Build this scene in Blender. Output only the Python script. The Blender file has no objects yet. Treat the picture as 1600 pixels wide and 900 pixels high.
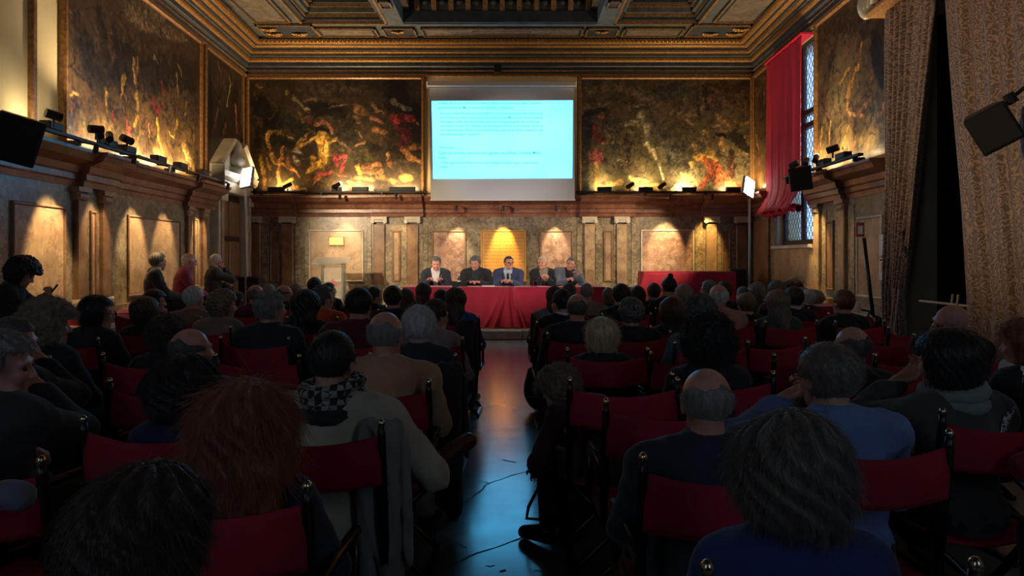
import bpy, bmesh, math, random
import numpy as np
from mathutils import Vector, Matrix, Euler

SC = bpy.context.scene
COL = SC.collection
R = math.radians
# ------------------------------------------------------------------ camera
F, HY, CH = 1100.0, 403.0, 1.5            # focal length in pixels of a 1600 px frame, horizon row, eye height
cam_d = bpy.data.cameras.new('camera'); cam = bpy.data.objects.new('camera', cam_d); COL.objects.link(cam)
cam.location = (0, 0, CH); cam.rotation_euler = (R(90), 0, 0)
cam_d.sensor_width = 36; cam_d.lens = F / 1600 * 36; cam_d.shift_y = -(450 - HY) / 1600
cam_d.clip_start = 0.05
SC.camera = cam
# ------------------------------------------------------------------ world, exposure
W = bpy.data.worlds.new('world'); SC.world = W; W.use_nodes = True
W.node_tree.nodes['Background'].inputs[0].default_value = (0.5, 0.68, 1.0, 1)
W.node_tree.nodes['Background'].inputs[1].default_value = 2.3
SC.view_settings.view_transform = 'Standard'; SC.view_settings.look = 'None'
SC.view_settings.exposure = 0.15; SC.view_settings.gamma = 1.0
# light levels
L_PAINT = 17.0; L_DOWN = 95.0; L_FLOOD = 650.0; L_CEIL = 190.0; L_WASH = 1300.0; L_BACKFILL = 1.0
WARM = (1.0, 0.68, 0.33); PEACH = (1.0, 0.72, 0.5)
SCREEN_RGB = (0.27, 2.2, 4.2)

# ------------------------------------------------------------------ tagging
def tag(o, label=None, cat=None, group=None, kind=None):
    if label: o['label'] = label
    if cat: o['category'] = cat
    if group: o['group'] = group
    if kind: o['kind'] = kind
    return o
def empty(name, loc=(0, 0, 0), rz=0.0, parent=None, scale=1.0):
    o = bpy.data.objects.new(name, None); COL.objects.link(o); o.empty_display_size = .1
    o.location = loc; o.rotation_euler = (0, 0, rz); o.scale = (scale,) * 3
    if parent: o.parent = parent
    return o
def inst(name, mesh, parent=None, mat=None, loc=(0, 0, 0), rot=(0, 0, 0), scale=None):
    o = bpy.data.objects.new(name, mesh); COL.objects.link(o)
    if parent: o.parent = parent
    o.location = loc; o.rotation_euler = rot
    if scale: o.scale = scale
    if mat is not None:
        if not mesh.materials: mesh.materials.append(mat)
        o.material_slots[0].link = 'OBJECT'; o.material_slots[0].material = mat
    return o
def copy_tree(o, parent=None):
    c = o.copy(); COL.objects.link(c)
    if parent: c.parent = parent
    for ch in o.children: copy_tree(ch, c)
    return c

# ------------------------------------------------------------------ materials
class NT:
    def __init__(s, name):
        s.m = bpy.data.materials.new(name); s.m.use_nodes = True
        s.t = s.m.node_tree; s.b = s.t.nodes['Principled BSDF']
    def n(s, ty, **k):
        nd = s.t.nodes.new(ty)
        for a, v in k.items(): setattr(nd, a, v)
        return nd
    def l(s, a, b): s.t.links.new(a, b)
def rgba(c): return (c[0], c[1], c[2], 1)
def s2l(c):
    c = np.asarray(c, float) / 255.
    return np.where(c <= .04045, c / 12.92, ((c + .055) / 1.055) ** 2.4)
_mc = {}
def mat(name, c, rough=.6, metal=0.0, var=0.0, scale=20, bump=0.0, bscale=None, spec=.5, emit=None, es=0, alpha=None, trans=0, sheen=0, stretch=None, coat=0):
    if name in _mc: return _mc[name]
    N = NT(name); b = N.b
    b.inputs['Base Color'].default_value = rgba(c); b.inputs['Roughness'].default_value = rough
    b.inputs['Metallic'].default_value = metal; b.inputs['Specular IOR Level'].default_value = spec
    if emit: b.inputs['Emission Color'].default_value = rgba(emit); b.inputs['Emission Strength'].default_value = es
    if trans: b.inputs['Transmission Weight'].default_value = trans
    if alpha is not None: b.inputs['Alpha'].default_value = alpha
    if sheen: b.inputs['Sheen Weight'].default_value = sheen
    if coat: b.inputs['Coat Weight'].default_value = coat
    if var or bump:
        tc = N.n('ShaderNodeTexCoord'); src = tc.outputs['Object']
        if stretch:
            mp = N.n('ShaderNodeMapping'); mp.inputs['Scale'].default_value = stretch; N.l(src, mp.inputs['Vector']); src = mp.outputs[0]
    if var:
        nz = N.n('ShaderNodeTexNoise'); nz.inputs['Scale'].default_value = scale; nz.inputs['Detail'].default_value = 5
        N.l(src, nz.inputs['Vector'])
        rp = N.n('ShaderNodeValToRGB'); e = rp.color_ramp.elements
        e[0].position = .3; e[1].position = .7
        e[0].color = rgba([x * (1 - var) for x in c]); e[1].color = rgba([min(1, x * (1 + var)) for x in c])
        N.l(nz.outputs['Fac'], rp.inputs[0]); N.l(rp.outputs[0], b.inputs['Base Color'])
    if bump:
        nb = N.n('ShaderNodeTexNoise'); nb.inputs['Scale'].default_value = bscale or scale * 2; nb.inputs['Detail'].default_value = 4
        N.l(src, nb.inputs['Vector'])
        bp = N.n('ShaderNodeBump'); bp.inputs['Strength'].default_value = bump; bp.inputs['Distance'].default_value = .01
        N.l(nb.outputs['Fac'], bp.inputs['Height']); N.l(bp.outputs[0], b.inputs['Normal'])
    _mc[name] = N.m
    return N.m
def marble(name, c1, c2, vein, scale=2.2, cell=9, rough=.32, vw=.5, cellmix=.5):
    """veined or brecciated stone: two clouded tones, broken fragments, thin veins"""
    if name in _mc: return _mc[name]
    N = NT(name); b = N.b; b.inputs['Roughness'].default_value = rough
    tc = N.n('ShaderNodeTexCoord')
    nz = N.n('ShaderNodeTexNoise'); nz.inputs['Scale'].default_value = scale; nz.inputs['Detail'].default_value = 7; nz.inputs['Distortion'].default_value = .8
    N.l(tc.outputs['Object'], nz.inputs['Vector'])
    rp = N.n('ShaderNodeValToRGB'); e = rp.color_ramp.elements; e[0].position = .36; e[1].position = .64
    e[0].color = rgba(c1); e[1].color = rgba(c2); N.l(nz.outputs['Fac'], rp.inputs[0])
    # fragments
    wp = N.n('ShaderNodeTexNoise'); wp.inputs['Scale'].default_value = 3.0; wp.inputs['Detail'].default_value = 3
    N.l(tc.outputs['Object'], wp.inputs['Vector'])
    ad = N.n('ShaderNodeMixRGB', blend_type='ADD'); ad.inputs[0].default_value = .25
    N.l(tc.outputs['Object'], ad.inputs[1]); N.l(wp.outputs['Color'], ad.inputs[2])
    vo = N.n('ShaderNodeTexVoronoi'); vo.inputs['Scale'].default_value = cell; N.l(ad.outputs[0], vo.inputs['Vector'])
    hs = N.n('ShaderNodeSeparateColor'); N.l(vo.outputs['Color'], hs.inputs[0])
    rc = N.n('ShaderNodeValToRGB'); ee = rc.color_ramp.elements; ee[0].color = (.45, .42, .4, 1); ee[1].color = (1.25, 1.2, 1.15, 1); N.l(hs.outputs[0], rc.inputs[0])
    mx = N.n('ShaderNodeMixRGB', blend_type='MULTIPLY'); mx.inputs[0].default_value = cellmix
    N.l(rp.outputs[0], mx.inputs[1]); N.l(rc.outputs[0], mx.inputs[2])
    # veins
    n2 = N.n('ShaderNodeTexNoise'); n2.inputs['Scale'].default_value = scale * 1.3; n2.inputs['Detail'].default_value = 6; n2.inputs['Distortion'].default_value = 1.6
    N.l(tc.outputs['Object'], n2.inputs['Vector'])
    rv = N.n('ShaderNodeValToRGB'); ev = rv.color_ramp.elements; ev[0].position = .478; ev[1].position = .5
    ev[0].color = (0, 0, 0, 1); ev[1].color = (1, 1, 1, 1); x = ev.new(.522); x.color = (0, 0, 0, 1)
    N.l(n2.outputs['Fac'], rv.inputs[0])
    ml = N.n('ShaderNodeMath', operation='MULTIPLY'); ml.inputs[1].default_value = vw; N.l(rv.outputs[0], ml.inputs[0])
    m2 = N.n('ShaderNodeMixRGB'); N.l(ml.outputs[0], m2.inputs[0]); N.l(mx.outputs[0], m2.inputs[1]); m2.inputs[2].default_value = rgba(vein)
    N.l(m2.outputs[0], b.inputs['Base Color'])
    bp = N.n('ShaderNodeBump'); bp.inputs['Strength'].default_value = .15; bp.inputs['Distance'].default_value = .01
    N.l(nz.outputs['Fac'], bp.inputs['Height']); N.l(bp.outputs[0], b.inputs['Normal'])
    _mc[name] = N.m
    return N.m

M_breccia = marble('grey_green_breccia', (.17, .135, .085), (.33, .28, .19), (.42, .38, .28), 1.8, 16, cellmix=.75)
M_breccia2 = marble('speckled_breccia', (.24, .2, .12), (.42, .36, .24), (.1, .08, .06), 2.5, 22, cellmix=.95)
M_tan = marble('tan_pink_marble', (.36, .24, .14), (.5, .365, .22), (.2, .1, .07), 2.0, 5, cellmix=.3, vw=.7)
M_tan2 = marble('rosy_breccia_marble', (.33, .19, .13), (.47, .31, .22), (.56, .45, .36), 3.0, 9, cellmix=.6, vw=.8)
M_brown = marble('brown_marble', (.21, .115, .06), (.34, .2, .11), (.13, .06, .04), 2.5, 6, cellmix=.3)
M_red = marble('red_verona_marble', (.2, .075, .045), (.34, .15, .09), (.42, .28, .2), 1.6, 6, cellmix=.35, vw=.5)
M_gold_panel = marble('ochre_inscription_stone', (.5, .25, .07), (.62, .34, .1), (.4, .2, .06), 2, 4, cellmix=.15, vw=.2)
M_white = marble('ivory_stone', (.55, .5, .4), (.68, .63, .52), (.45, .4, .32), 3, 4, cellmix=.15, vw=.3)
M_plaster = mat('cream_plaster', (.62, .52, .30), .85, var=.08, scale=2, bump=.05)
M_beam = mat('blue_grey_painted_wood', (.085, .1, .098), .55, var=.35, scale=6, bump=.2)
M_beamd = mat('dark_blue_wood', (.03, .04, .055), .55, var=.35, scale=8, bump=.2)
M_ctan = mat('buff_ceiling_panel', (.14, .115, .085), .6, var=.4, scale=9, bump=.3)
M_gilt = mat('gilding', (.46, .25, .085), .38, metal=.55, var=.45, scale=30, bump=.3)
M_giltd = mat('dull_gilding', (.3, .17, .075), .45, metal=.4, var=.5, scale=25, bump=.3)
M_wood = mat('dark_walnut_wood', (.05, .022, .012), .4, var=.3, scale=15, stretch=(1, 1, .15))
M_frame = mat('gilt_wood_frame', (.22, .11, .04), .4, metal=.3, var=.4, scale=20)
M_black = mat('black_paint', (.012, .012, .014), .5)
M_blackp = mat('black_plastic', (.008, .008, .01), .42, bump=.1, scale=60)
M_greyp = mat('grey_plastic', (.22, .21, .19), .5)
M_redv = mat('red_velvet', (.35, .004, .03), .75, sheen=.15, var=.15, scale=4)
M_redb = mat('red_window_drape', (.5, .006, .035), .75, var=.1, scale=3)
M_canvas = mat('red_canvas', (.33, .006, .018), .8, var=.2, scale=6, bump=.15, bscale=150)
M_brass = mat('brass', (.75, .55, .3), .25, metal=1)
M_steel = mat('brushed_steel', (.6, .6, .6), .3, metal=1)
M_whitep = mat('white_paint', (.75, .74, .7), .45); M_pole = mat('grey_white_pole', (.4, .4, .4), .45)
M_paper = mat('white_paper', (.8, .8, .78), .7)
M_scr = mat('grey_white_screen_cloth', (.62, .62, .62), .85)
M_glass = mat('clear_glass', (.95, .97, 1), .05, trans=1)
M_acryl = mat('clear_acrylic', (.9, .95, .95), .1, trans=.85)

# ------------------------------------------------------------------ mesh building
class Frame:
    def __init__(s, o, u, n):
        s.o = np.array(o, float); s.u = np.array(u, float) / np.hypot(*u); s.n = np.array(n, float) / np.hypot(*n)
    def p(s, a, d, z):
        q = s.o + s.u * a + s.n * d
        return (float(q[0]), float(q[1]), float(z))
LX0, LK, RX0, RK, YF = -5.18, -.0445, 4.8, .0355, 15.5
FL = Frame((LX0, 0), (LK, 1), (1, -LK)); FR = Frame((RX0, 0), (RK, 1), (-1, RK)); FF = Frame((0, YF), (1, 0), (0, -1))
FW = Frame((0, 0), (1, 0), (0, 1))                 # world: a = x, d = y
def LS(px): return 5.18 / ((800 - px) / F - .0445)   # a column of the photograph on the left wall -> distance along it
def RS(px): return 4.8 / ((px - 800) / F - .0355)
def FX(px, Y=YF): return (px - 800) / F * Y
def PZ(py, Y): return CH - (py - HY) / F * Y
def P(px, py, Y): return (FX(px, Y), Y, PZ(py, Y))

class MB:
    def __init__(s): s.v = []; s.f = []
    def add(s, vs, fs):
        k = len(s.v); s.v += [tuple(map(float, q)) for q in vs]; s.f += [tuple(i + k for i in f) for f in fs]; return s
    def box(s, a0, a1, d0, d1, z0, z1, fr=FW):
        vs = [fr.p(a, d, z) for z in (z0, z1) for d in (d0, d1) for a in (a0, a1)]
        return s.add(vs, [(0, 2, 3, 1), (4, 5, 7, 6), (0, 1, 5, 4), (2, 6, 7, 3), (0, 4, 6, 2), (1, 3, 7, 5)])
    def bbox(s, a0, a1, d0, d1, z0, z1, fr=FW, b=.01):
        """box whose front face (largest d) is chamfered"""
        vs = [fr.p(a, d, z) for (a, d, z) in ((a0, d0, z0), (a1, d0, z0), (a1, d0, z1), (a0, d0, z1), (a0, d1 - b, z0), (a1, d1 - b, z0), (a1, d1 - b, z1), (a0, d1 - b, z1), (a0 + b, d1, z0 + b), (a1 - b, d1, z0 + b), (a1 - b, d1, z1 - b), (a0 + b, d1, z1 - b))]
        fs = [(0, 1, 2, 3), (8, 9, 10, 11)]
        for o in (0, 4):
            for i in range(4): j = (i + 1) % 4; fs.append((o + i, o + j, o + 4 + j, o + 4 + i))
        return s.add(vs, fs)
    def prof(s, prof, a0, a1, fr=FW, closed=True):
        """(d, z) profile swept along a"""
        n = len(prof); vs = [fr.p(a0, d, z) for d, z in prof] + [fr.p(a1, d, z) for d, z in prof]
        fs = [(i, (i + 1) % n, n + (i + 1) % n, n + i) for i in range(n if closed else n - 1)]
        if closed: fs += [tuple(range(n)), tuple(range(n, 2 * n))]
        return s.add(vs, fs)
    def tube(s, pts, r, n=8, cap=True, r2=None):
        pts = [Vector(p) for p in pts]; m = len(pts); rs = r if isinstance(r, (list, tuple)) else [r] * m
        if r2 is not None: rs = [r + (r2 - r) * i / (m - 1) for i in range(m)]
        vs = []; up = None
        for i, p in enumerate(pts):
            t = (pts[min(i + 1, m - 1)] - pts[max(i - 1, 0)]).normalized()
            if up is None: up = Vector((0, 0, 1)) if abs(t.z) < .9 else Vector((1, 0, 0))
            x = t.cross(up).normalized(); y = x.cross(t).normalized(); up = y
            vs += [p + (x * math.cos(2 * math.pi * k / n) + y * math.sin(2 * math.pi * k / n)) * rs[i] for k in range(n)]
        fs = [(i * n + k, i * n + (k + 1) % n, (i + 1) * n + (k + 1) % n, (i + 1) * n + k) for i in range(m - 1) for k in range(n)]
        if cap: fs += [tuple(range(n)), tuple(range((m - 1) * n, m * n))]
        return s.add(vs, fs)
    def lathe(s, prof, c=(0, 0, 0), n=16, sx=1, sy=1):
        vs = [(c[0] + r * sx * math.cos(2 * math.pi * k / n), c[1] + r * sy * math.sin(2 * math.pi * k / n), c[2] + z) for r, z in prof for k in range(n)]
        m = len(prof)
        fs = [(i * n + k, i * n + (k + 1) % n, (i + 1) * n + (k + 1) % n, (i + 1) * n + k) for i in range(m - 1) for k in range(n)]
        fs += [tuple(range(n)), tuple(range((m - 1) * n, m * n))]
        return s.add(vs, fs)
    def ball(s, c, r, n=10, m=6):
        r = r if isinstance(r, (tuple, list)) else (r, r, r)
        vs = [(c[0], c[1], c[2] - r[2])]
        for i in range(1, m):
            a = math.pi * i / m - math.pi / 2
            vs += [(c[0] + r[0] * math.cos(a) * math.cos(2 * math.pi * k / n), c[1] + r[1] * math.cos(a) * math.sin(2 * math.pi * k / n), c[2] + r[2] * math.sin(a)) for k in range(n)]
        vs.append((c[0], c[1], c[2] + r[2])); L = len(vs) - 1
        fs = [(0, 1 + (k + 1) % n, 1 + k) for k in range(n)]
        for i in range(m - 2): fs += [(1 + i * n + k, 1 + i * n + (k + 1) % n, 1 + (i + 1) * n + (k + 1) % n, 1 + (i + 1) * n + k) for k in range(n)]
        fs += [(L, 1 + (m - 2) * n + k, 1 + (m - 2) * n + (k + 1) % n) for k in range(n)]
        return s.add(vs, fs)
    def grid(s, fn, nu, nv, thick=None):
        """fn(u, v) -> point; one sheet"""
        vs = [fn(i / nu, j / nv) for j in range(nv + 1) for i in range(nu + 1)]
        fs = [(j * (nu + 1) + i, j * (nu + 1) + i + 1, (j + 1) * (nu + 1) + i + 1, (j + 1) * (nu + 1) + i) for j in range(nv) for i in range(nu)]
        return s.add(vs, fs)
    def mesh(s, name, smooth=False):
        me = bpy.data.meshes.new(name); me.from_pydata(s.v, [], s.f); 
        bm = bmesh.new(); bm.from_mesh(me); bmesh.ops.recalc_face_normals(bm, faces=bm.faces); bm.to_mesh(me); bm.free()
        if smooth: me.shade_smooth()
        return me
    def build(s, name, m, parent=None, smooth=False):
        me = s.mesh(name, smooth); me.materials.append(m)
        o = bpy.data.objects.new(name, me); COL.objects.link(o)
        if parent: o.parent = parent
        return o
def solid(o, t):
    md = o.modifiers.new('solidify', 'SOLIDIFY'); md.thickness = t; md.offset = 0; return o
def text(body, size, m, parent, loc, rot, name='lettering', align='LEFT', ext=.0005, sp=1.0):
    c = bpy.data.curves.new(name, 'FONT'); c.body = body; c.size = size; c.extrude = ext; c.offset = .012; c.align_x = align; c.space_line = sp
    c.materials.append(m); c.resolution_u = 2
    o = bpy.data.objects.new(name, c); COL.objects.link(o); bpy.context.view_layer.update()
    me = bpy.data.meshes.new_from_object(o.evaluated_get(bpy.context.evaluated_depsgraph_get())); bpy.data.objects.remove(o); bpy.data.curves.remove(c)
    o = bpy.data.objects.new(name, me); COL.objects.link(o); o.location = loc; o.rotation_euler = rot
    if not me.materials: me.materials.append(m)
    if parent: o.parent = parent
    return o
def light(name, ty, loc, aim, power, color, parent=None, **k):
    d = bpy.data.lights.new(name, ty); d.energy = power; d.color = color
    for a, v in k.items(): setattr(d, a, v)
    o = bpy.data.objects.new(name, d); COL.objects.link(o)
    o.rotation_euler = (Vector(aim) - Vector(loc)).to_track_quat('-Z', 'Y').to_euler(); o.location = loc
    if parent: o.parent = parent
    return o

# ================================================================== THE HALL
S = lambda o: tag(o, kind='structure')
# floor
N = NT('polished_floor'); b = N.b
tc = N.n('ShaderNodeTexCoord')
nz = N.n('ShaderNodeTexNoise'); nz.inputs['Scale'].default_value = 1.3; nz.inputs['Detail'].default_value = 8; N.l(tc.outputs['Object'], nz.inputs['Vector'])
rp = N.n('ShaderNodeValToRGB'); rp.color_ramp.elements[0].position = .3; rp.color_ramp.elements[1].position = .7
rp.color_ramp.elements[0].color = (.11, .1, .085, 1); rp.color_ramp.elements[1].color = (.2, .185, .16, 1)
N.l(nz.outputs['Fac'], rp.inputs[0]); N.l(rp.outputs[0], b.inputs['Base Color'])
n2 = N.n('ShaderNodeTexNoise'); n2.inputs['Scale'].default_value = 5; n2.inputs['Detail'].default_value = 6; N.l(tc.outputs['Object'], n2.inputs['Vector'])
mr = N.n('ShaderNodeMapRange'); mr.inputs[3].default_value = .13; mr.inputs[4].default_value = .27; N.l(n2.outputs['Fac'], mr.inputs[0]); N.l(mr.outputs[0], b.inputs['Roughness'])
bp = N.n('ShaderNodeBump'); bp.inputs['Strength'].default_value = .12; bp.inputs['Distance'].default_value = .01
n3 = N.n('ShaderNodeTexNoise'); n3.inputs['Scale'].default_value = 2.2; n3.inputs['Detail'].default_value = 5; N.l(tc.outputs['Object'], n3.inputs['Vector'])
N.l(n3.outputs['Fac'], bp.inputs['Height']); N.l(bp.outputs[0], b.inputs['Normal'])
b.inputs['Specular IOR Level'].default_value = .6
M_floor = N.m
floor = S(MB().box(-6.8, 6.8, -3, 16, -.2, 0).build('floor', M_floor))
M_crack = mat('dirty_crack', (.015, .013, .012), .8)
def crack(pts, w=.008):
    q = [((620 + x / 2.647), (560 + y / 2.647)) for x, y in pts]
    g = []
    for x, y in q:
        Y = CH * F / (y - HY); g.append(Vector((FX(x, Y), Y, 0)))
    rnd = random.Random(int(pts[0][0])); fine = []
    for a, c in zip(g, g[1:]):
        k = max(2, int((c - a).length / .05))
        for i in range(k): fine.append(a.lerp(c, i / k) + Vector((rnd.uniform(-.008, .008), rnd.uniform(-.012, .012), 0)))
    fine.append(g[-1]); mb = MB(); vs = []
    for i, p in enumerate(fine):
        t = (fine[min(i + 1, len(fine) - 1)] - fine[max(i - 1, 0)]).normalized(); nrm = Vector((-t.y, t.x, 0)); ww = w * rnd.uniform(.35, 1)
        vs += [p + nrm * ww / 2 + Vector((0, 0, .0012)), p - nrm * ww / 2 + Vector((0, 0, .0012))]
    mb.add(vs, [(2 * i, 2 * i + 1, 2 * i + 3, 2 * i + 2) for i in range(len(fine) - 1)])
    mb.build('crack', M_crack, floor)
crack([(220, 470), (380, 518)], .006); crack([(575, 462), (470, 485), (380, 518), (300, 585), (220, 640), (205, 700), (160, 725)], .013)
crack([(380, 518), (366, 512)], .01); crack([(625, 660), (625, 685), (585, 708), (570, 730), (500, 748), (300, 820), (215, 865), (165, 899)], .014)
crack([(160, 725), (200, 745), (290, 785)], .01); crack([(200, 745), (180, 790), (175, 830)], .009)
crack([(200, 680), (265, 695), (200, 720)], .006); crack([(535, 270), (590, 275)], .012); crack([(440, 418), (490, 430)], .03); crack([(365, 862), (405, 856)], .014); crack([(430, 880), (450, 876)], .02); crack([(570, 878), (600, 884)], .009); crack([(625, 750), (635, 756)], .01)
# stage; its stone edge is paled to paint in the gleam there
M_edge = mat('glow_paled_step_stone', (.42, .4, .35), .35, var=.25, scale=5)
stage = S(MB().box(-6.2, 6.2, 13.0, 16, 0, .15).build('floor_stage', mat('stage_stone', (.3, .27, .22), .45, var=.2, scale=3)))
x = -6.0; rnd = random.Random(3)
while x < 5.6:
    w = rnd.uniform(1.0, 1.5); MB().bbox(x, x + w - .006, -13.05, -12.90, 0, .125, Frame((0, 0), (1, 0), (0, -1)), .01).build('step_stone', M_edge, stage)
    MB().bbox(x, x + w - .006, -13.2, -12.87, .128, .176, Frame((0, 0), (1, 0), (0, -1)), .012).build('tread_stone', M_edge, stage); x += w
# walls
ZT = 6.24
wl = S(MB().box(-3, 15.9, -.5, 0, 0, 7.6, FL).build('wall_left', M_plaster))
wb = S(MB().box(-6.3, 6.3, YF, YF + .4, 0, 7.6).build('wall_far', M_plaster))
wk = MB()
for x0, x1, z0, z1 in ((-7, -3.6, 0, 7.6), (-2.2, 2.2, 0, 7.6), (3.6, 7, 0, 7.6), (-3.6, -2.2, 0, 2.2), (2.2, 3.6, 0, 2.2), (-3.6, -2.2, 5.2, 7.6), (2.2, 3.6, 5.2, 7.6)): wk.box(x0, x1, -3.3, -3, z0, z1)
S(wk.build('wall_back', mat('dark_back_panelling', (.04, .022, .014), .6)))
for i, x in enumerate((-2.9, 2.9)):  # unseen back windows, added with their area lights as cool ambient fill
    w_ = S(empty('window_%d' % (i + 2), (x, -3.15, 2.2)))
    for dx in (-.67, 0, .67): MB().box(dx - .03, dx + .03, -.03, .03, 0, 3).build('window_stile', M_wood, w_)
    for z in (0, 1, 2, 2.94): MB().box(-.7, .7, -.03, .03, z, z + .06).build('window_rail', M_wood, w_)
    light('back_window_fill', 'AREA', (0, .1, 1.5), (0, 3, .6), L_BACKFILL, (.55, .72, 1.0), w_, shape='RECTANGLE', size=1.3, size_y=2.9)
ws0, ws1, wz0, wz1 = RS(1275.5), RS(1214), 1.74, 5.44
ds0, ds1, dz1 = 6.3, 9.35, 4.7
mb = MB()
mb.box(-3, ds0, -.5, 0, 0, 7.6, FR).box(ds0, ds1, -.5, 0, dz1, 7.6, FR).box(ds1, ws0, -.5, 0, 0, 7.6, FR)
mb.box(ws0, ws1, -.5, 0, 0, wz0, FR).box(ws0, ws1, -.5, 0, wz1, 7.6, FR).box(ws1, 15.9, -.5, 0, 0, 7.6, FR)
wr = S(mb.build('wall_right', M_plaster))
M_dark = mat('lobby_painted_dark', (.012, .014, .022), .8)  # the gloom of the lobby is put into its near-black colour
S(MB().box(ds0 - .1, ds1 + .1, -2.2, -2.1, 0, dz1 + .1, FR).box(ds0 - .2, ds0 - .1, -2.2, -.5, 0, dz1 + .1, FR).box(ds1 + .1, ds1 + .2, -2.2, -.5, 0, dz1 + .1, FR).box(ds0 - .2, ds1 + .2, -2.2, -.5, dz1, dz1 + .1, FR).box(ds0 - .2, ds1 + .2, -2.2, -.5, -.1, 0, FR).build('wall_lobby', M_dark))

# ceiling: beams, coffers, panels
ceil = S(MB().box(-6.4, 6.4, -3, 15.9, 7.5, 7.7).build('ceiling', M_beamd))
def beam(x0, x1, y0, y1, z0=ZT, z1=7.5, m=M_beam, nm='beam'): return MB().box(x0, x1, y0, y1, z0, z1).build(nm, m, ceil)
YB = 14.28
beam(-6.3, 6.3, YB, 15.5)
cx = [(-6.3, -4.28), (-2.52, -2.2), (1.72, 2.06), (3.8, 6.3)]
for y0, y1 in ((10.7, YB), (6.6, 10.1), (2.5, 6.0), (-3, 1.9)):
    for a, c in cx: beam(a, c, y0, y1)
for y0, y1 in ((10.1, 10.7), (6.0, 6.6), (1.9, 2.5)): beam(-6.3, 6.3, y0, y1)
bays = [(10.7, YB), (6.6, 10.1), (2.5, 6.0), (-3, 1.9)]
for bi, (y0, y1) in enumerate(bays):
    for x0, x1 in ((-4.28, -2.52), (2.06, 3.8)):
        for q, (ins, z, hh) in enumerate(((0, ZT + .0, .05), (.09, ZT + .12, .05), (.2, ZT + .28, .05))):      # stepped mouldings round the coffer
            for (a, c, d, e) in ((x0 + ins, x0 + ins + .05, y0 + ins, y1 - ins), (x1 - ins - .05, x1 - ins, y0 + ins, y1 - ins), (x0 + ins, x1 - ins, y0 + ins, y0 + ins + .05), (x0 + ins, x1 - ins, y1 - ins - .05, y1 - ins)):
                MB().box(a, c, d, e, z - .015, z + hh).build('gilt_moulding', M_giltd, ceil)
            for (a, c, d, e) in ((x0 + ins, x0 + ins + .12, y0 + ins, y1 - ins), (x1 - ins - .12, x1 - ins, y0 + ins, y1 - ins), (x0 + ins, x1 - ins, y0 + ins, y0 + ins + .12), (x0 + ins, x1 - ins, y1 - ins - .12, y1 - ins)):
                MB().box(a, c, d, e, z + hh, 7.5).build('coffer_step', M_beam if q == 1 else M_beamd, ceil)
        MB().box(x0 + .25, x1 - .25, y0 + .25, y1 - .25, 6.95, 7.0).build('coffer_field', M_ctan, ceil)
    x0, x1 = -2.2, 1.72                                                                                  # the deep central coffer
    fr = Frame((0, y1), (1, 0), (0, -1))
    MB().box(x0, x1, 0, .07, ZT + .02, ZT + .25, fr).build('coffer_step', M_beamd, ceil)
    MB().box(x0, x1, 0, .2, ZT + .47, ZT + .56, fr).build('coffer_step', M_beamd, ceil)
    if bi < 2:
        for k in range(11):
            xx = x0 + .28 + k * .345
            if k < 10 or True:
                o = MB().prof([(0, ZT + .26), (.06, ZT + .26), (.11, ZT + .34), (.17, ZT + .46), (0, ZT + .46)], xx - .05, xx + .05, fr).build('bracket', M_giltd, ceil)
                MB().ball((xx + .17, y1 - .1, ZT + .40), (.06, .05, .05), 8, 5).build('coffer_rosette', M_beam, ceil)
    for sx, xa in ((1, x0), (-1, x1)):
        MB().box(min(xa, xa + sx * .12), max(xa, xa + sx * .12), y0, y1, ZT + .3, ZT + .45).build('coffer_step', M_giltd, ceil)
    MB().box(x0, x1, y0, y1, 7.3, 7.34).build('coffer_field', M_beamd, ceil)
def cpanel(x0, x1, y0, y1, field=True):
    MB().box(x0, x1, y0, y1, ZT - .03, ZT).build('panel_border', M_beamd, ceil)
    w = .03
    for (a, c, d, e) in ((x0, x1, y0, y0 + w), (x0, x1, y1 - w, y1), (x0, x0 + w, y0, y1), (x1 - w, x1, y0, y1)):
        MB().box(a, c, d, e, ZT - .06, ZT - .02).build('gilt_moulding', M_giltd, ceil)
    if field: MB().box(x0 + .09, x1 - .09, y0 + .09, y1 - .09, ZT - .05, ZT - .02).build('panel_field', M_ctan, ceil)
def acanthus(x, y, s=.15, a0=0.0, parent=ceil, z=ZT - .04):
    mb = MB()
    for k in range(7):
        a = a0 + R(-78 + 26 * k); L = s * (1 - .05 * abs(k - 3))
        for t in (.35, .65, .95):
            mb.ball((x + math.sin(a) * L * t, y - .04 + math.cos(a) * L * t * .9, z - .03 + .02 * t), (.026 * s / .15, .032 * s / .15, .02), 6, 4)
    mb.ball((x, y - .05, z - .04), (.04, .035, .03), 8, 5)
    return mb.build('carved_leaf_fan', M_gilt, parent, True)
yp0, yp1 = 14.42, 14.94
for a, c, f in ((497, 590, 1), (600, 650, 0), (660, 910, 1), (915, 965, 0), (972, 1066, 1)):
    cpanel(FX(a, 14.7), FX(c, 14.7), yp0, yp1, f)
acanthus(FX(623, 14.7), 14.62); acanthus(FX(940, 14.7), 14.62)
cpanel(FX(738, 14.7), FX(830, 14.7), 14.58, 14.78, 0)
for x0, x1 in ((-5.2, -4.05), (3.65, 4.85)): cpanel(x0, x1, yp0 - .2, yp1, 0)
for x, y in ((-4.98, 14.75), (-5.0, 14.45), (-4.45, 14.75), (4.65, 14.75), (4.7, 14.45), (4.15, 14.75)): acanthus(x, y, .19)
for y0, y1 in ((12.2, 14.05), (10.9, 12.0), (8.8, 10.5), (7, 8.6), (4, 6.8)):
    cpanel(-5.15, -4.4, y0, y1); cpanel(4.0, 4.85, y0, y1)
for y in (12.4, 12.9): cpanel(-2.47, -2.24, y, y + .35, 0); cpanel(1.77, 2.01, y, y + .35, 0)

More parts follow.
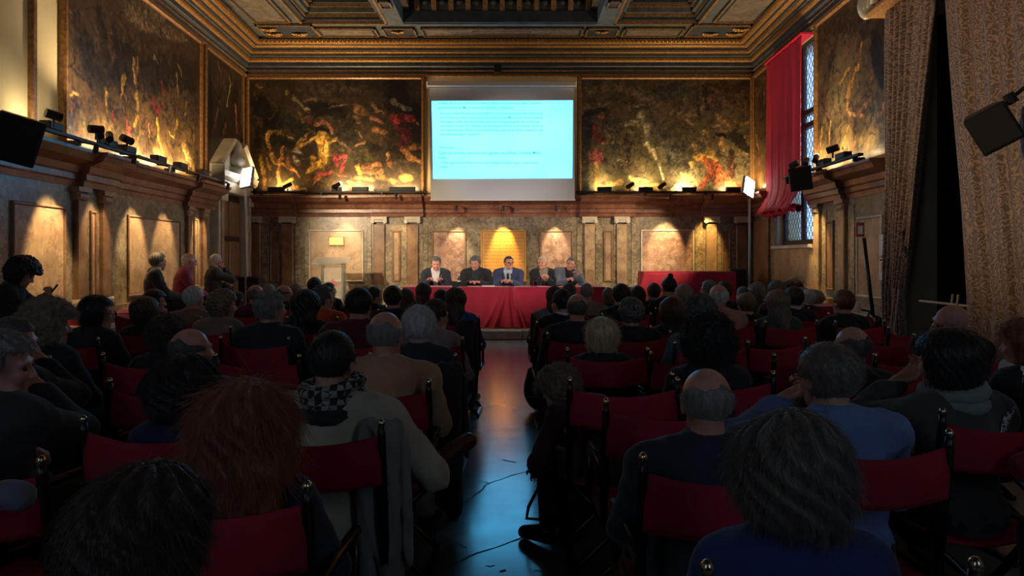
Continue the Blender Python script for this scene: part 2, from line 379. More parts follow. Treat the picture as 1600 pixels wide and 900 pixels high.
# great cornice under the ceiling, mitred round the room
def ring(prof, m, name, parent, y_start=-2.9):
    mb = MB(); n = len(prof); secs = []
    def cpt(d, z, corner):
        if corner == 0: return FL.p(y_start, d, z)
        if corner == 3: return FR.p(y_start, d, z)
        fr = FL if corner == 1 else FR; yc = YF - d
        k = (yc - (fr.o[1] + fr.n[1] * d)) / fr.u[1]
        return fr.p(k, d, z)
    vs = [cpt(d, z, c) for c in range(4) for d, z in prof]
    fs = [(c * n + i, c * n + (i + 1) % n, (c + 1) * n + (i + 1) % n, (c + 1) * n + i) for c in range(3) for i in range(n)]
    fs += [tuple(range(n)), tuple(range(3 * n, 4 * n))]
    return mb.add(vs, fs).build(name, m, parent)
corn = S(ring([(0, 5.56), (.03, 5.56), (.05, 5.6), (.05, 5.66), (.1, 5.7), (.1, 5.78), (.14, 5.86), (.2, 5.98), (.26, 6.0), (.26, 6.06), (.32, 6.09), (.40, 6.1), (.42, 6.24), (0, 6.24)], M_beamd, 'trim_1', None))
ring([(0, 5.46), (.05, 5.46), (.07, 5.49), (.06, 5.53), (0, 5.55)], M_giltd, 'picture_rail', corn)
ring([(.05, 5.59), (.075, 5.6), (.07, 5.62), (.05, 5.62)], M_giltd, 'gilt_moulding', corn)
ring([(.08, 5.775), (.13, 5.79), (.15, 5.82), (.14, 5.865), (.1, 5.88)], M_gilt, 'gilt_moulding', corn)
ring([(.18, 5.945), (.22, 5.95), (.235, 5.97), (.225, 6.0), (.18, 6.02)], M_gilt, 'gilt_moulding', corn)
ring([(.26, 6.045), (.33, 6.055), (.34, 6.075), (.3, 6.09)], M_gilt, 'gilt_moulding', corn)
ring([(.38, 6.085), (.43, 6.09), (.45, 6.14), (.43, 6.19), (.38, 6.2)], M_gilt, 'gilt_moulding', corn)
ring([(.16, 5.885), (.19, 5.89), (.17, 5.93)], M_beam, 'painted_fascia', corn)
def dentils(fr, a0, a1, d, z, w, h, dp, m, step, name='dentils'):
    mb = MB(); a = a0
    while a < a1: mb.box(a, a + w, d, d + dp, z, z + h, fr); a += step
    return tag(mb.build(name, m, corn), kind='stuff')
for fr, a0, a1 in ((FF, -5.45, 5.0), (FL, 3, 15.05), (FR, 3, 15.05)):
    dentils(fr, a0, a1, .42, 6.1, .05, .075, .05, M_gilt, .088, 'egg_moulding')
    dentils(fr, a0 - .3, a1 + .2, .21, 5.955, .025, .04, .035, M_gilt, .045, 'bead_moulding')
    dentils(fr, a0 - .35, a1 + .3, .125, 5.8, .025, .055, .04, M_gilt, .045, 'leaf_moulding')

# ------------------------------------------------------------------ marble wainscot
ZC0, ZC1 = 2.40, 2.84
CPROF = [(0, 2.40), (.06, 2.40), (.07, 2.47), (.1, 2.49), (.1, 2.56), (.13, 2.58), (.15, 2.66), (.2, 2.68), (.3, 2.72), (.33, 2.78), (.36, 2.80), (.36, 2.84), (0, 2.84)]
def cprof(o): return [(0, 2.40)] + [(d + o, z) for d, z in CPROF[1:-1]] + [(0, 2.84)]
trim_no = [1]
def trim(): trim_no[0] += 1; return 'trim_%d' % trim_no[0]
def wains(fr, a0, a1, nm, wall):
    MB().box(a0, a1, 0, .05, 0, ZC0, fr).build('stone_facing', M_breccia, wall)
    MB().box(a0, a1, .05, .12, 0, .92 if fr is FF else .85, fr).build('stone_base', M_breccia, wall)
def cornice(fr, a0, a1, breaks, m=M_red):
    root = None; spans = []; a = a0
    for (c, d) in sorted(breaks): spans += [(a, c, 0), (c, d, .09)]; a = d
    spans.append((a, a1, 0))
    for (c, d, o) in spans:
        if d - c < .02: continue
        k = max(1, round((d - c) / 1.8))
        for i in range(k):
            e0 = c + (d - c) * i / k; e1 = c + (d - c) * (i + 1) / k - (.006 if i < k - 1 else 0)
            ob = MB().prof(cprof(o), e0, e1, fr).build('cornice_stone' if root else trim(), m, root)
            if root is None: root = S(ob)
    return root
def pilaster(fr, a, w, parent, m=M_brown, z0=.2, d=.05, volute=True):
    MB().bbox(a - w / 2, a + w / 2, d, d + .06, z0 + .12, 2.24, fr, .012).build('pilaster_shaft', m, parent)
    MB().bbox(a - w / 2 - .03, a + w / 2 + .03, d, d + .09, z0, z0 + .12, fr, .02).build('pilaster_base', M_white, parent)
    c = MB().box(a - w / 2 - .05, a + w / 2 + .05, d, d + .1, 2.34, 2.40, fr)
    if volute:
        for sx in (-1, 1):
            ctr = [fr.p(a + sx * (w / 2 + .015), d + .02, 2.30), fr.p(a + sx * (w / 2 + .015), d + .12, 2.30)]
            c.tube(ctr, .045, 10); c.tube([fr.p(a + sx * (w / 2 + .015), d + .11, 2.30), fr.p(a + sx * (w / 2 + .015), d + .135, 2.30)], .018, 8)
        c.bbox(a - w / 2, a + w / 2, d, d + .1, 2.27, 2.34, fr, .02)
    else: c.bbox(a - w / 2 - .02, a + w / 2 + .02, d, d + .09, 2.24, 2.34, fr, .03)
    c.build('pilaster_capital', M_white if fr is FF else M_tan, parent)
def panel(fr, a0, a1, z0, z1, m, parent, nm='marble_panel', d=.05, mm=M_white):
    w = .035
    MB().bbox(a0 + w, a1 - w, d, d + .02, z0 + w, z1 - w, fr, .008).build(nm, m, parent)
    f = MB()
    for (p, q, r_, s_) in ((a0, a1, z0, z0 + w), (a0, a1, z1 - w, z1), (a0, a0 + w, z0 + w, z1 - w), (a1 - w, a1, z0 + w, z1 - w)): f.bbox(p, q, d, d + .035, r_, s_, fr, .01)
    f.build('panel_moulding', mm, parent)
far = wb
wains(FF, -5.85, 5.35, 'wall', wb)
fx = lambda p: FX(p, 15.45)
cornice(FF, -5.85, 5.35, [(fx(383), fx(464)), (fx(580), fx(662)), (fx(905), fx(992)), (fx(1095), fx(1180))])
for p, w in ((398, 19), (450, 18), (593, 17), (645, 17), (921, 16), (971, 16), (1111, 17), (1158, 17)): pilaster(FF, fx(p), w / 71, wb, M_tan if p in (1111, 921, 971) else M_brown)
for a, c, m in ((422, 436, M_brown), (613, 626, M_tan), (943, 957, M_tan), (1128, 1141, M_brown)): panel(FF, fx(a), fx(c), .98, 2.1, m, wb, mm=M_brown)
for a, c, m, z in ((483, 568, M_tan, 2.12), (675, 728, M_tan2, 2.1), (843, 895, M_tan2, 2.1), (1001, 1084, M_tan2, 2.12)): panel(FF, fx(a), fx(c), .98, z, m, wb, mm=M_white if a in (483, 1001) else M_brown)
panel(FF, fx(751), fx(822), .98, 2.11, M_gold_panel, wb, 'inscription_slab', mm=M_gold_panel)
# engraved lines of the inscription: rows of shallow letter-like cuts too small to read
mb = MB(); rnd = random.Random(8)
M_groove = mat('engraved_groove', (.3, .14, .04), .8)
for r in range(13):
    z = 2.0 - r * .075; a = fx(757)
    while a < fx(815):
        w = rnd.uniform(.03, .09); mb.box(a, a + w, .07, .0715, z, z + .012, FF); a += w + .02
tag(mb.build('engraved_lines', M_groove, wb), kind='stuff')
for p in (465, 480, 577, 665, 905, 990, 1093): MB().bbox(fx(p) - .05, fx(p) + .05, .05, .065, .92, 2.38, FF, .006).build('inlaid_strip', M_breccia2, wb)
for a, c in ((404, 420), (627, 636), (930, 941), (959, 963), (1086, 1098), (1120, 1127), (1143, 1150)): MB().bbox(fx(a), fx(c), .05, .062, .92, 2.3, FF, .006).build('inlaid_strip', M_breccia2, wb)
# left wall
wains(FL, 3, 13.35, 'wall', wl); 
cornice(FL, 3, 13.35, [(LS(112) - 3.1, LS(160) - 3.1), (LS(112), LS(166)), (LS(280), 13.35)])
for p in (116, 156): pilaster(FL, LS(p), .2, wl, M_brown, z0=.85, volute=False)
for p in (288, 312): pilaster(FL, LS(p), .16, wl, M_brown, z0=.85, volute=False)
panel(FL, LS(134), LS(143), .98, 2.12, M_tan2, wl, mm=M_brown); panel(FL, LS(298), LS(304), .98, 2.2, M_tan2, wl, mm=M_tan)
panel(FL, LS(10), LS(94), .93, 2.13, M_tan, wl, mm=M_brown); panel(FL, LS(193), LS(276), .93, 2.13, M_tan, wl, mm=M_brown)
panel(FL, 5.2, 6.8, .93, 2.13, M_tan, wl, mm=M_brown)
# right wall
wains(FR, ds1, ws0, 'wall', wr); wains(FR, ws1, 15.5, 'wall', wr)
MB().bbox(ws0, ws1, 0, .06, 0, wz0 - .05, FR, .01).build('stone_facing', M_tan, wr)
MB().bbox(ws0 - .05, ws1 + .05, 0, .12, wz0 - .07, wz0, FR, .015).build('window_sill_stone', M_white, wr)
cornice(FR, ds1 + .05, ws0 - .0, [(RS(1329), ws0)]); cornice(FR, ws1, 15.5, [])
for p in (1284, 1324): pilaster(FR, RS(p), .22, wr, M_tan, z0=.85, volute=False)
panel(FR, RS(1309), RS(1297), .98, 2.1, M_brown, wr, mm=M_brown)
panel(FR, RS(1386), RS(1346), .93, 2.1, M_tan, wr, mm=M_white)
for a, c in ((1341, 1331), (1297, 1290), (1318, 1310)): MB().bbox(RS(a), RS(c), .05, .062, .85, 2.3, FR, .006).build('inlaid_strip', M_breccia2, wr)
MB().bbox(RS(1207), RS(1184), .05, .1, .3, 2.3, FR, .01).build('pilaster_shaft', M_brown, wr)
# ------------------------------------------------------------------ paintings (flat painted canvases: a fine grid that carries the picture as a colour attribute)
N = NT('painted_canvas'); ca = N.n('ShaderNodeVertexColor'); ca.layer_name = 'Col'
N.l(ca.outputs['Color'], N.b.inputs['Base Color']); N.b.inputs['Roughness'].default_value = .36; N.b.inputs['Specular IOR Level'].default_value = .45
tc = N.n('ShaderNodeTexCoord'); nz = N.n('ShaderNodeTexNoise'); nz.inputs['Scale'].default_value = 14; nz.inputs['Detail'].default_value = 6
N.l(tc.outputs['Object'], nz.inputs['Vector']); bp = N.n('ShaderNodeBump'); bp.inputs['Strength'].default_value = .25; bp.inputs['Distance'].default_value = .02
N.l(nz.outputs['Fac'], bp.inputs['Height']); N.l(bp.outputs[0], N.b.inputs['Normal'])
M_canvasp = N.m
def vnoise(h, w, cell, rs):
    gh, gw = int(h / cell) + 3, int(w / cell) + 3
    g = rs.rand(gh, gw); y = np.arange(h) / cell; x = np.arange(w) / cell
    yi, xi = y.astype(int), x.astype(int); fy = (y - yi)[:, None]; fx_ = (x - xi)[None]
    fy = fy * fy * (3 - 2 * fy); fx_ = fx_ * fx_ * (3 - 2 * fx_)
    a = g[yi][:, xi]; b_ = g[yi][:, xi + 1]; c = g[yi + 1][:, xi]; d = g[yi + 1][:, xi + 1]
    return (a * (1 - fx_) + b_ * fx_) * (1 - fy) + (c * (1 - fx_) + d * fx_) * fy
def painting(name, fr, a0, a1, z0, z1, base, strokes, label, conv, seed, dens=75, nrand=520, pal=None, fw=.07, mesh_d=.04, sides='lrbt'):
    rs = np.random.RandomState(seed); w = int((a1 - a0) * dens); h = int((z1 - z0) * dens)
    A = np.linspace(a0, a1, w)[None]; Z = np.linspace(z0, z1, h)[:, None]
    n = vnoise(h, w, 34, rs) * .5 + vnoise(h, w, 13, rs) * .3 + vnoise(h, w, 5, rs) * .2
    top = np.array(base[0], float); bot = np.array(base[1], float); t = ((Z - z0) / (z1 - z0))[..., None]  # raised bottom tone paints in the haze of lamplit varnish
    img = (top * t + bot * (1 - t)) * (.55 + .9 * n[..., None]) + np.zeros((h, w, 3))
    wx = vnoise(h, w, 9, rs) * .6 + vnoise(h, w, 4, rs) * .4; wy = vnoise(h, w, 9, rs) * .6 + vnoise(h, w, 4, rs) * .4; det = vnoise(h, w, 2.2, rs) * .5 + vnoise(h, w, 6, rs) * .5
    def dab(x0, y0, x1, y1, r0, r1, c, al=.9, soft=.35):
        rm = max(r0, r1) * 1.6 + .06
        i0, i1 = np.searchsorted(A[0], [min(x0, x1) - rm, max(x0, x1) + rm]); j0, j1 = np.searchsorted(Z[:, 0], [min(y0, y1) - rm, max(y0, y1) + rm])
        if i1 <= i0 or j1 <= j0: return
        X = A[:, i0:i1] + (wx[j0:j1, i0:i1] - .5) * .1; Y = Z[j0:j1] + (wy[j0:j1, i0:i1] - .5) * .1; dx, dy = x1 - x0, y1 - y0; L = dx * dx + dy * dy + 1e-9
        u = np.clip(((X - x0) * dx + (Y - y0) * dy) / L, 0, 1)
        d = np.hypot(X - x0 - u * dx, Y - y0 - u * dy) / (r0 + (r1 - r0) * u)
        d = d + (n[j0:j1, i0:i1] - .5) * .9 + (det[j0:j1, i0:i1] - .5) * .5
        m = np.clip((1 - d) / soft, 0, 1)[..., None] * al
        side = ((X - x0) * dy - (Y - y0) * dx) / math.sqrt(L) / max(r0, r1)
        c = np.array(c, float); c = (c * .68 + c.mean() * .32 * np.array([1.05, 1, .85])) * .86; cc = c * (.5 + .9 * det[j0:j1, i0:i1][..., None] ** 1.2) * (1 + .28 * np.clip(side, -1, 1)[..., None])
        img[j0:j1, i0:i1] = img[j0:j1, i0:i1] * (1 - m) + cc * m
    pal = pal or [(60, 45, 30), (95, 70, 40), (120, 85, 45), (45, 40, 38), (80, 40, 35), (30, 28, 30)]
    for k in range(nrand):                                    # the crowd of small dim figures behind the main ones
        x = rs.uniform(a0, a1); y = z0 + (z1 - z0) * rs.beta(1.2, 1.5); L = rs.uniform(.08, .35); an = rs.uniform(0, 6.28); c = pal[rs.randint(len(pal))]
        bend = rs.uniform(-1, 1); xm, ym = x + L * .5 * math.cos(an), y + L * .5 * math.sin(an); r = rs.uniform(.014, .04)
        dab(x, y, xm, ym, r, r * .8, c, .5); dab(xm, ym, xm + L * .5 * math.cos(an + bend), ym + L * .5 * math.sin(an + bend), r * .8, r * .5, c, .5)
        if k % 4 == 0: dab(x, y, x, y + .03, .04, .035, (110, 82, 52), .55)
    for s in strokes:
        pts = s[0]; r0, r1 = s[1]; c = s[2]; al = s[3] if len(s) > 3 else .9
        q = [conv(*p) for p in pts]; m = len(q) - 1
        for i in range(m):
            k = q[i][2]
            ra = (r0 + (r1 - r0) * i / m) * k; rb = (r0 + (r1 - r0) * (i + 1) / m) * k
            dab(q[i][0], q[i][1], q[i + 1][0], q[i + 1][1], ra, rb, c, al)
    img = s2l(np.clip(img * (.8 + .4 * det[..., None]), 0, 255))
    root = empty(name, fr.p((a0 + a1) / 2, 0, z0)); tag(root, label, 'painting')
    dd = mesh_d
    P0 = np.empty((h, w, 3)); q = fr.o[None, None] + fr.u[None, None] * (np.zeros((h, w, 1)) + A[..., None]) + fr.n[None, None] * dd
    P0[..., :2] = q; P0[..., 2] = Z
    me = bpy.data.meshes.new('canvas'); ii = np.arange(h * w).reshape(h, w)
    qd = np.stack([ii[:-1, :-1], ii[:-1, 1:], ii[1:, 1:], ii[1:, :-1]], -1).reshape(-1, 4)
    if fr is FL: qd = qd[:, ::-1]
    me.vertices.add(h * w); me.vertices.foreach_set('co', (P0 - np.array(root.location)).astype(np.float32).ravel())
    me.loops.add(qd.size); me.loops.foreach_set('vertex_index', qd.astype(np.int32).ravel())
    me.polygons.add(len(qd)); me.polygons.foreach_set('loop_start', (np.arange(len(qd)) * 4).astype(np.int32)); me.update(calc_edges=True)
    at = me.color_attributes.new('Col', 'FLOAT_COLOR', 'POINT')
    at.data.foreach_set('color', np.concatenate([img, np.ones((h, w, 1))], -1).astype(np.float32).ravel())
    me.materials.append(M_canvasp); o = bpy.data.objects.new('canvas', me); COL.objects.link(o); o.parent = root
    off = -np.array(root.location)
    F2 = Frame(fr.o + off[:2], fr.u, fr.n); zz = off[2]
    for (p, q_, r_, s_) in ((a0 - fw, a0, z0 - fw, z1 + fw), (a1, a1 + fw, z0 - fw, z1 + fw), (a0, a1, z1, z1 + fw), (a0, a1, z0 - fw, z0)):
        mb = MB().bbox(p, q_, .0, .09, r_ + zz, s_ + zz, F2, .02); mb.build('frame_rail', M_frame, root)
    return root
def cv_far(sx, ox, oy):            # enlarged crop of the far wall -> wall coordinates
    return lambda x, y: (FX(ox + x / sx, 15.46), PZ(oy + y / sx, 15.46), 1 / sx * 15.46 / F)
def cv_left(x, y): s = LS(x); return (s, PZ(y, s), s / F)
def cv_right(x, y): s = RS(x); return (s, PZ(y, s), s / F)
G, GD, SK, SKD, RD, RDD, DK, PK = (226, 158, 40), (170, 110, 38), (214, 160, 96), (130, 86, 52), (176, 34, 44), (104, 24, 34), (20, 16, 16), (200, 80, 70)
st = [  # dark battle-like crowd with golden nudes below
 ([(430, 60), (900, 90)], (60, 40), (100, 82, 50), .55), ([(500, 130), (620, 130)], (60, 60), (100, 84, 52), .5), ([(1130, 110), (1290, 380)], (130, 120), DK, .7), ([(820, 70), (1000, 80)], (60, 50), (50, 46, 40), .6),
 ([(130, 190), (200, 330)], (80, 90), DK, .7), ([(300, 300), (420, 380)], (80, 70), (38, 40, 30), .7), ([(540, 230), (720, 260)], (70, 60), DK, .7), ([(780, 350), (830, 520)], (60, 60), (45, 38, 32), .7), ([(700, 470), (1060, 560)], (50, 60), (48, 46, 34), .7),
 ([(125, 70), (128, 75)], (34, 30), (150, 98, 46)), ([(325, 118), (330, 125)], (24, 22), (140, 112, 66)), ([(120, 330), (130, 345)], (26, 24), (100, 62, 40)),
 ([(380, 150), (440, 215), (500, 250)], (22, 8), (150, 132, 84)), ([(455, 175), (540, 160)], (14, 12), (150, 104, 60)), ([(265, 210), (240, 270), (200, 310)], (16, 12), (96, 64, 44)), ([(410, 240), (440, 330)], (22, 20), (122, 92, 60)),
 ([(640, 225), (700, 215), (770, 212)], (10, 8), (160, 110, 70)), ([(690, 50), (700, 140)], (14, 30), (84, 42, 42), .7), ([(850, 240), (900, 260)], (46, 40), (150, 96, 50)), ([(800, 205), (840, 220)], (18, 18), (130, 60, 40)), ([(830, 300), (860, 330)], (24, 20), (150, 100, 54)),
 ([(960, 200), (985, 250), (1030, 270)], (20, 9), (166, 116, 70)), ([(950, 310), (1020, 340)], (22, 14), (170, 110, 80)), ([(960, 390), (1050, 420)], (34, 26), (190, 112, 44)), ([(970, 300), (1040, 345)], (8, 8), PK),
 ([(1115, 185), (1120, 190)], (34, 30), (160, 134, 86)), ([(1150, 200), (1230, 240)], (16, 20), (110, 112, 104)), ([(1110, 290), (1250, 310)], (34, 34), RD), ([(1150, 330), (1220, 420), (1190, 500)], (56, 40), RDD), ([(1130, 320), (1140, 340)], (30, 20), (190, 40, 50)),
 ([(1210, 520), (1310, 520)], (22, 24), (150, 90, 44)), ([(1190, 530), (1230, 590), (1310, 630)], (24, 18), (180, 110, 50)), ([(1290, 340), (1305, 352)], (14, 12), (170, 110, 70)),
 ([(540, 350), (580, 330), (640, 370), (660, 410)], (22, 14), (180, 100, 50)), ([(490, 320), (500, 325)], (22, 20), (120, 40, 36)), ([(560, 390), (620, 400)], (24, 22), DK),
 ([(200, 410), (260, 412)], (20, 24), G), ([(190, 420), (190, 520)], (20, 14), G), ([(250, 470), (340, 500)], (44, 44), (34, 30, 22), .8), ([(330, 440), (375, 455)], (9, 8), (170, 140, 70)),
 ([(300, 520), (280, 600), (262, 700), (262, 820)], (15, 18), (214, 126, 44)), ([(200, 540), (215, 580)], (10, 8), RD), ([(215, 570), (250, 640)], (20, 18), G), ([(170, 600), (205, 680)], (10, 14), (190, 120, 44)), ([(130, 590), (150, 700), (155, 830)], (14, 14), (200, 130, 40)),
 ([(440, 460), (400, 520), (370, 545)], (15, 11), (214, 150, 50)), ([(470, 430), (450, 470)], (12, 12), (180, 110, 50)), ([(540, 455), (450, 505), (395, 530)], (17, 11), G),
 ([(560, 470), (640, 465)], (26, 26), G), ([(590, 450), (600, 560), (590, 620)], (48, 40), G), ([(620, 470), (625, 560)], (30, 30), (240, 176, 50)), ([(580, 640), (500, 690), (465, 705)], (40, 20), (236, 168, 40)), ([(520, 600), (510, 640)], (26, 22), (210, 140, 40)), ([(640, 480), (690, 460)], (22, 16), G), ([(700, 470), (800, 540)], (9, 7), (120, 80, 50)),
 ([(598, 470), (600, 600)], (4, 4), (150, 92, 28)), ([(330, 610), (350, 670), (420, 740)], (14, 10), (230, 110, 60)), ([(270, 640), (330, 660), (400, 720)], (18, 12), (220, 130, 50)),
 ([(270, 780), (330, 790), (360, 760)], (22, 18), G), ([(370, 800), (470, 845)], (16, 12), (220, 150, 40)), ([(350, 770), (355, 780)], (22, 18), (240, 180, 70)), ([(380, 600), (400, 630), (385, 640)], (16, 10), (150, 140, 110)), ([(390, 545), (430, 570)], (14, 10), (150, 150, 140)),
 ([(680, 600), (700, 640)], (26, 22), RD), ([(700, 590), (760, 580), (740, 660), (725, 710)], (20, 10), (196, 50, 56)), ([(560, 720), (650, 705)], (18, 20), (190, 44, 50)), ([(560, 740), (520, 810)], (22, 12), (200, 120, 60)), ([(470, 770), (560, 740)], (14, 12), (190, 70, 50)), ([(700, 735), (770, 742)], (6, 5), PK),
 ([(840, 660), (865, 715)], (20, 14), G), ([(880, 665), (1010, 655)], (20, 20), (196, 110, 50)), ([(890, 700), (1020, 700)], (22, 24), (176, 122, 50)), ([(1000, 740), (1130, 770)], (26, 20), (200, 140, 50)), ([(830, 740), (960, 760)], (18, 22), (180, 130, 56)), ([(1180, 750), (1230, 750)], (30, 28), (230, 150, 50)), ([(720, 850), (860, 790)], (12, 20), (220, 140, 60)), ([(780, 780), (900, 830)], (14, 10), (190, 130, 60)),
 ([(1070, 570), (1075, 590)], (22, 18), (200, 140, 70)), ([(1080, 620), (1090, 650)], (24, 22), (150, 84, 44)), ([(840, 510), (900, 480)], (16, 14), (186, 124, 60)), ([(870, 420), (880, 450)], (12, 12), (130, 110, 80)), ([(780, 600), (960, 600)], (40, 30), (60, 66, 34), .6), ([(1240, 660), (1290, 720)], (30, 24), (90, 76, 44), .6),
]
painting('battle_painting', FF, FX(390, 15.46), FX(659, 15.46), 2.9, 5.42, ((44, 36, 28), (62, 50, 28)), st, 'large dark painting of tangled golden figures, left of the projection screen', cv_far(4.738, 380, 120), 5)
st = [
 ([(60, 90), (300, 60)], (70, 60), (130, 106, 74), .7), ([(480, 120), (620, 180)], (70, 70), (120, 106, 80), .7), ([(1000, 150), (1270, 180)], (90, 90), (112, 74, 42), .7), ([(1000, 80), (1280, 90)], (60, 60), (92, 58, 36), .8), ([(640, 120), (760, 100)], (80, 80), (62, 62, 54), .7),
 ([(40, 220), (240, 190)], (30, 24), (150, 124, 82), .8), ([(60, 290), (200, 240)], (24, 24), (40, 42, 44), .8), ([(70, 330), (60, 800)], (50, 50), (54, 56, 60), .6), ([(300, 330), (310, 600)], (60, 60), (80, 82, 74), .5), ([(700, 430), (760, 650)], (110, 110), (84, 84, 76), .5), ([(540, 340), (700, 560)], (90, 110), (104, 106, 100), .5),
 ([(195, 290), (200, 320)], (22, 22), (150, 88, 60)), ([(205, 360), (210, 440)], (34, 30), (110, 62, 50)), ([(135, 370), (140, 440), (200, 485)], (20, 14), RD), ([(200, 490), (280, 480)], (14, 12), (186, 150, 70)), ([(240, 380), (250, 470)], (32, 30), (146, 122, 70)),
 ([(150, 560), (160, 620)], (50, 54), (190, 70, 66)), ([(110, 560), (105, 630)], (12, 10), (200, 80, 80)), ([(195, 560), (210, 630)], (12, 10), (200, 80, 80)), ([(155, 640), (160, 720), (150, 860)], (22, 16), (226, 160, 44)), ([(170, 820), (340, 775)], (22, 18), (220, 164, 70)), ([(180, 800), (250, 800)], (16, 14), (210, 140, 60)),
 ([(400, 110), (395, 250)], (28, 22), (116, 88, 60)), ([(430, 210), (560, 200)], (16, 14), (150, 134, 96)), ([(380, 350), (460, 350)], (26, 30), (180, 166, 116)), ([(490, 290), (520, 360), (540, 450)], (40, 36), (200, 190, 150)), ([(420, 330), (500, 330)], (20, 24), (196, 186, 140)), ([(380, 400), (430, 420)], (26, 24), (150, 140, 100)),
 ([(500, 480), (545, 500)], (26, 30), (226, 214, 160)), ([(540, 500), (580, 580), (615, 660), (645, 750)], (34, 12), (236, 214, 150)), ([(600, 530), (635, 520)], (16, 10), (210, 180, 110)), ([(340, 470), (335, 560)], (22, 16), (160, 136, 90)), ([(380, 500), (370, 640)], (40, 34), (96, 76, 62)), ([(320, 620), (380, 620)], (10, 10), (190, 150, 110)), ([(440, 230), (600, 240)], (14, 12), (60, 56, 50)),
 ([(820, 150), (820, 200)], (24, 20), (150, 122, 84)), ([(780, 230), (690, 280)], (16, 10), (150, 124, 92)), ([(790, 270), (880, 260)], (50, 40), (138, 116, 80)), ([(790, 290), (870, 350)], (14, 10), (170, 130, 100)), ([(945, 60), (975, 250)], (16, 16), (52, 46, 40)), ([(905, 130), (905, 280)], (14, 14), (58, 52, 44)), ([(945, 220), (950, 260)], (24, 24), (150, 110, 74)), ([(860, 120), (900, 200)], (60, 50), (68, 64, 54), .6),
 ([(1060, 300), (1100, 320)], (34, 28), (190, 130, 54)), ([(1020, 360), (1050, 360)], (18, 16), (200, 150, 60)), ([(1130, 350), (1270, 330)], (24, 22), (166, 112, 48)), ([(1080, 390), (1180, 400), (1270, 460)], (20, 14), (190, 120, 60)), ([(1160, 420), (1280, 560)], (60, 40), (44, 38, 32), .8), ([(1210, 540), (1270, 570)], (14, 10), (180, 130, 60)),
 ([(955, 400), (965, 430)], (30, 26), (190, 150, 84)), ([(950, 460), (960, 470)], (28, 24), (120, 90, 66)), ([(980, 510), (985, 520)], (18, 20), (180, 120, 50)), ([(940, 510), (950, 540)], (36, 30), (80, 78, 66)), ([(870, 500), (885, 560)], (18, 10), (190, 140, 80)),
 ([(900, 590), (1000, 575)], (32, 36), (226, 160, 50)), ([(1000, 580), (1040, 610)], (24, 18), (230, 170, 60)), ([(860, 640), (865, 660)], (26, 22), (236, 190, 90)), ([(960, 620), (1030, 700), (1100, 790)], (40, 70), (210, 92, 36)), ([(1030, 640), (1100, 740), (1180, 820)], (30, 50), (226, 100, 44)), ([(1000, 700), (930, 830)], (34, 24), (176, 66, 34)), ([(1040, 650), (1010, 800)], (8, 10), (120, 40, 24)), ([(1075, 700), (1100, 830)], (6, 8), (130, 44, 26)),
 ([(1085, 460), (1090, 480)], (22, 18), (210, 150, 60)), ([(1080, 500), (1090, 540)], (28, 20), (220, 160, 50)), ([(1140, 560), (1160, 720)], (34, 30), (90, 50, 34)), ([(1160, 590), (1165, 700)], (12, 8), (170, 100, 60)), ([(1040, 420), (1110, 440)], (16, 16), DK),
 ([(420, 745), (560, 800)], (30, 26), (240, 200, 96)), ([(540, 790), (650, 805)], (18, 12), (236, 180, 80)), ([(470, 780), (640, 860)], (24, 12), (210, 150, 60)), ([(720, 840), (780, 800), (840, 840)], (20, 40), (236, 210, 150)), ([(795, 700), (798, 770)], (14, 16), (220, 180, 90)), ([(780, 705), (805, 712)], (10, 9), (230, 190, 110)), ([(250, 850), (420, 830)], (16, 14), (150, 110, 44)), ([(560, 850), (700, 850)], (16, 14), (200, 150, 60)),
]
painting('market_scene_painting', FF, FX(908, 15.46), FX(1172, 15.46), 2.9, 5.42, ((78, 64, 46), (100, 92, 62)), st, 'large hazy painting of standing figures in orange and gold, right of the projection screen', cv_far(4.736, 900, 120), 9,
         pal=[(96, 84, 62), (120, 100, 66), (84, 76, 66), (110, 80, 50), (70, 62, 56)])
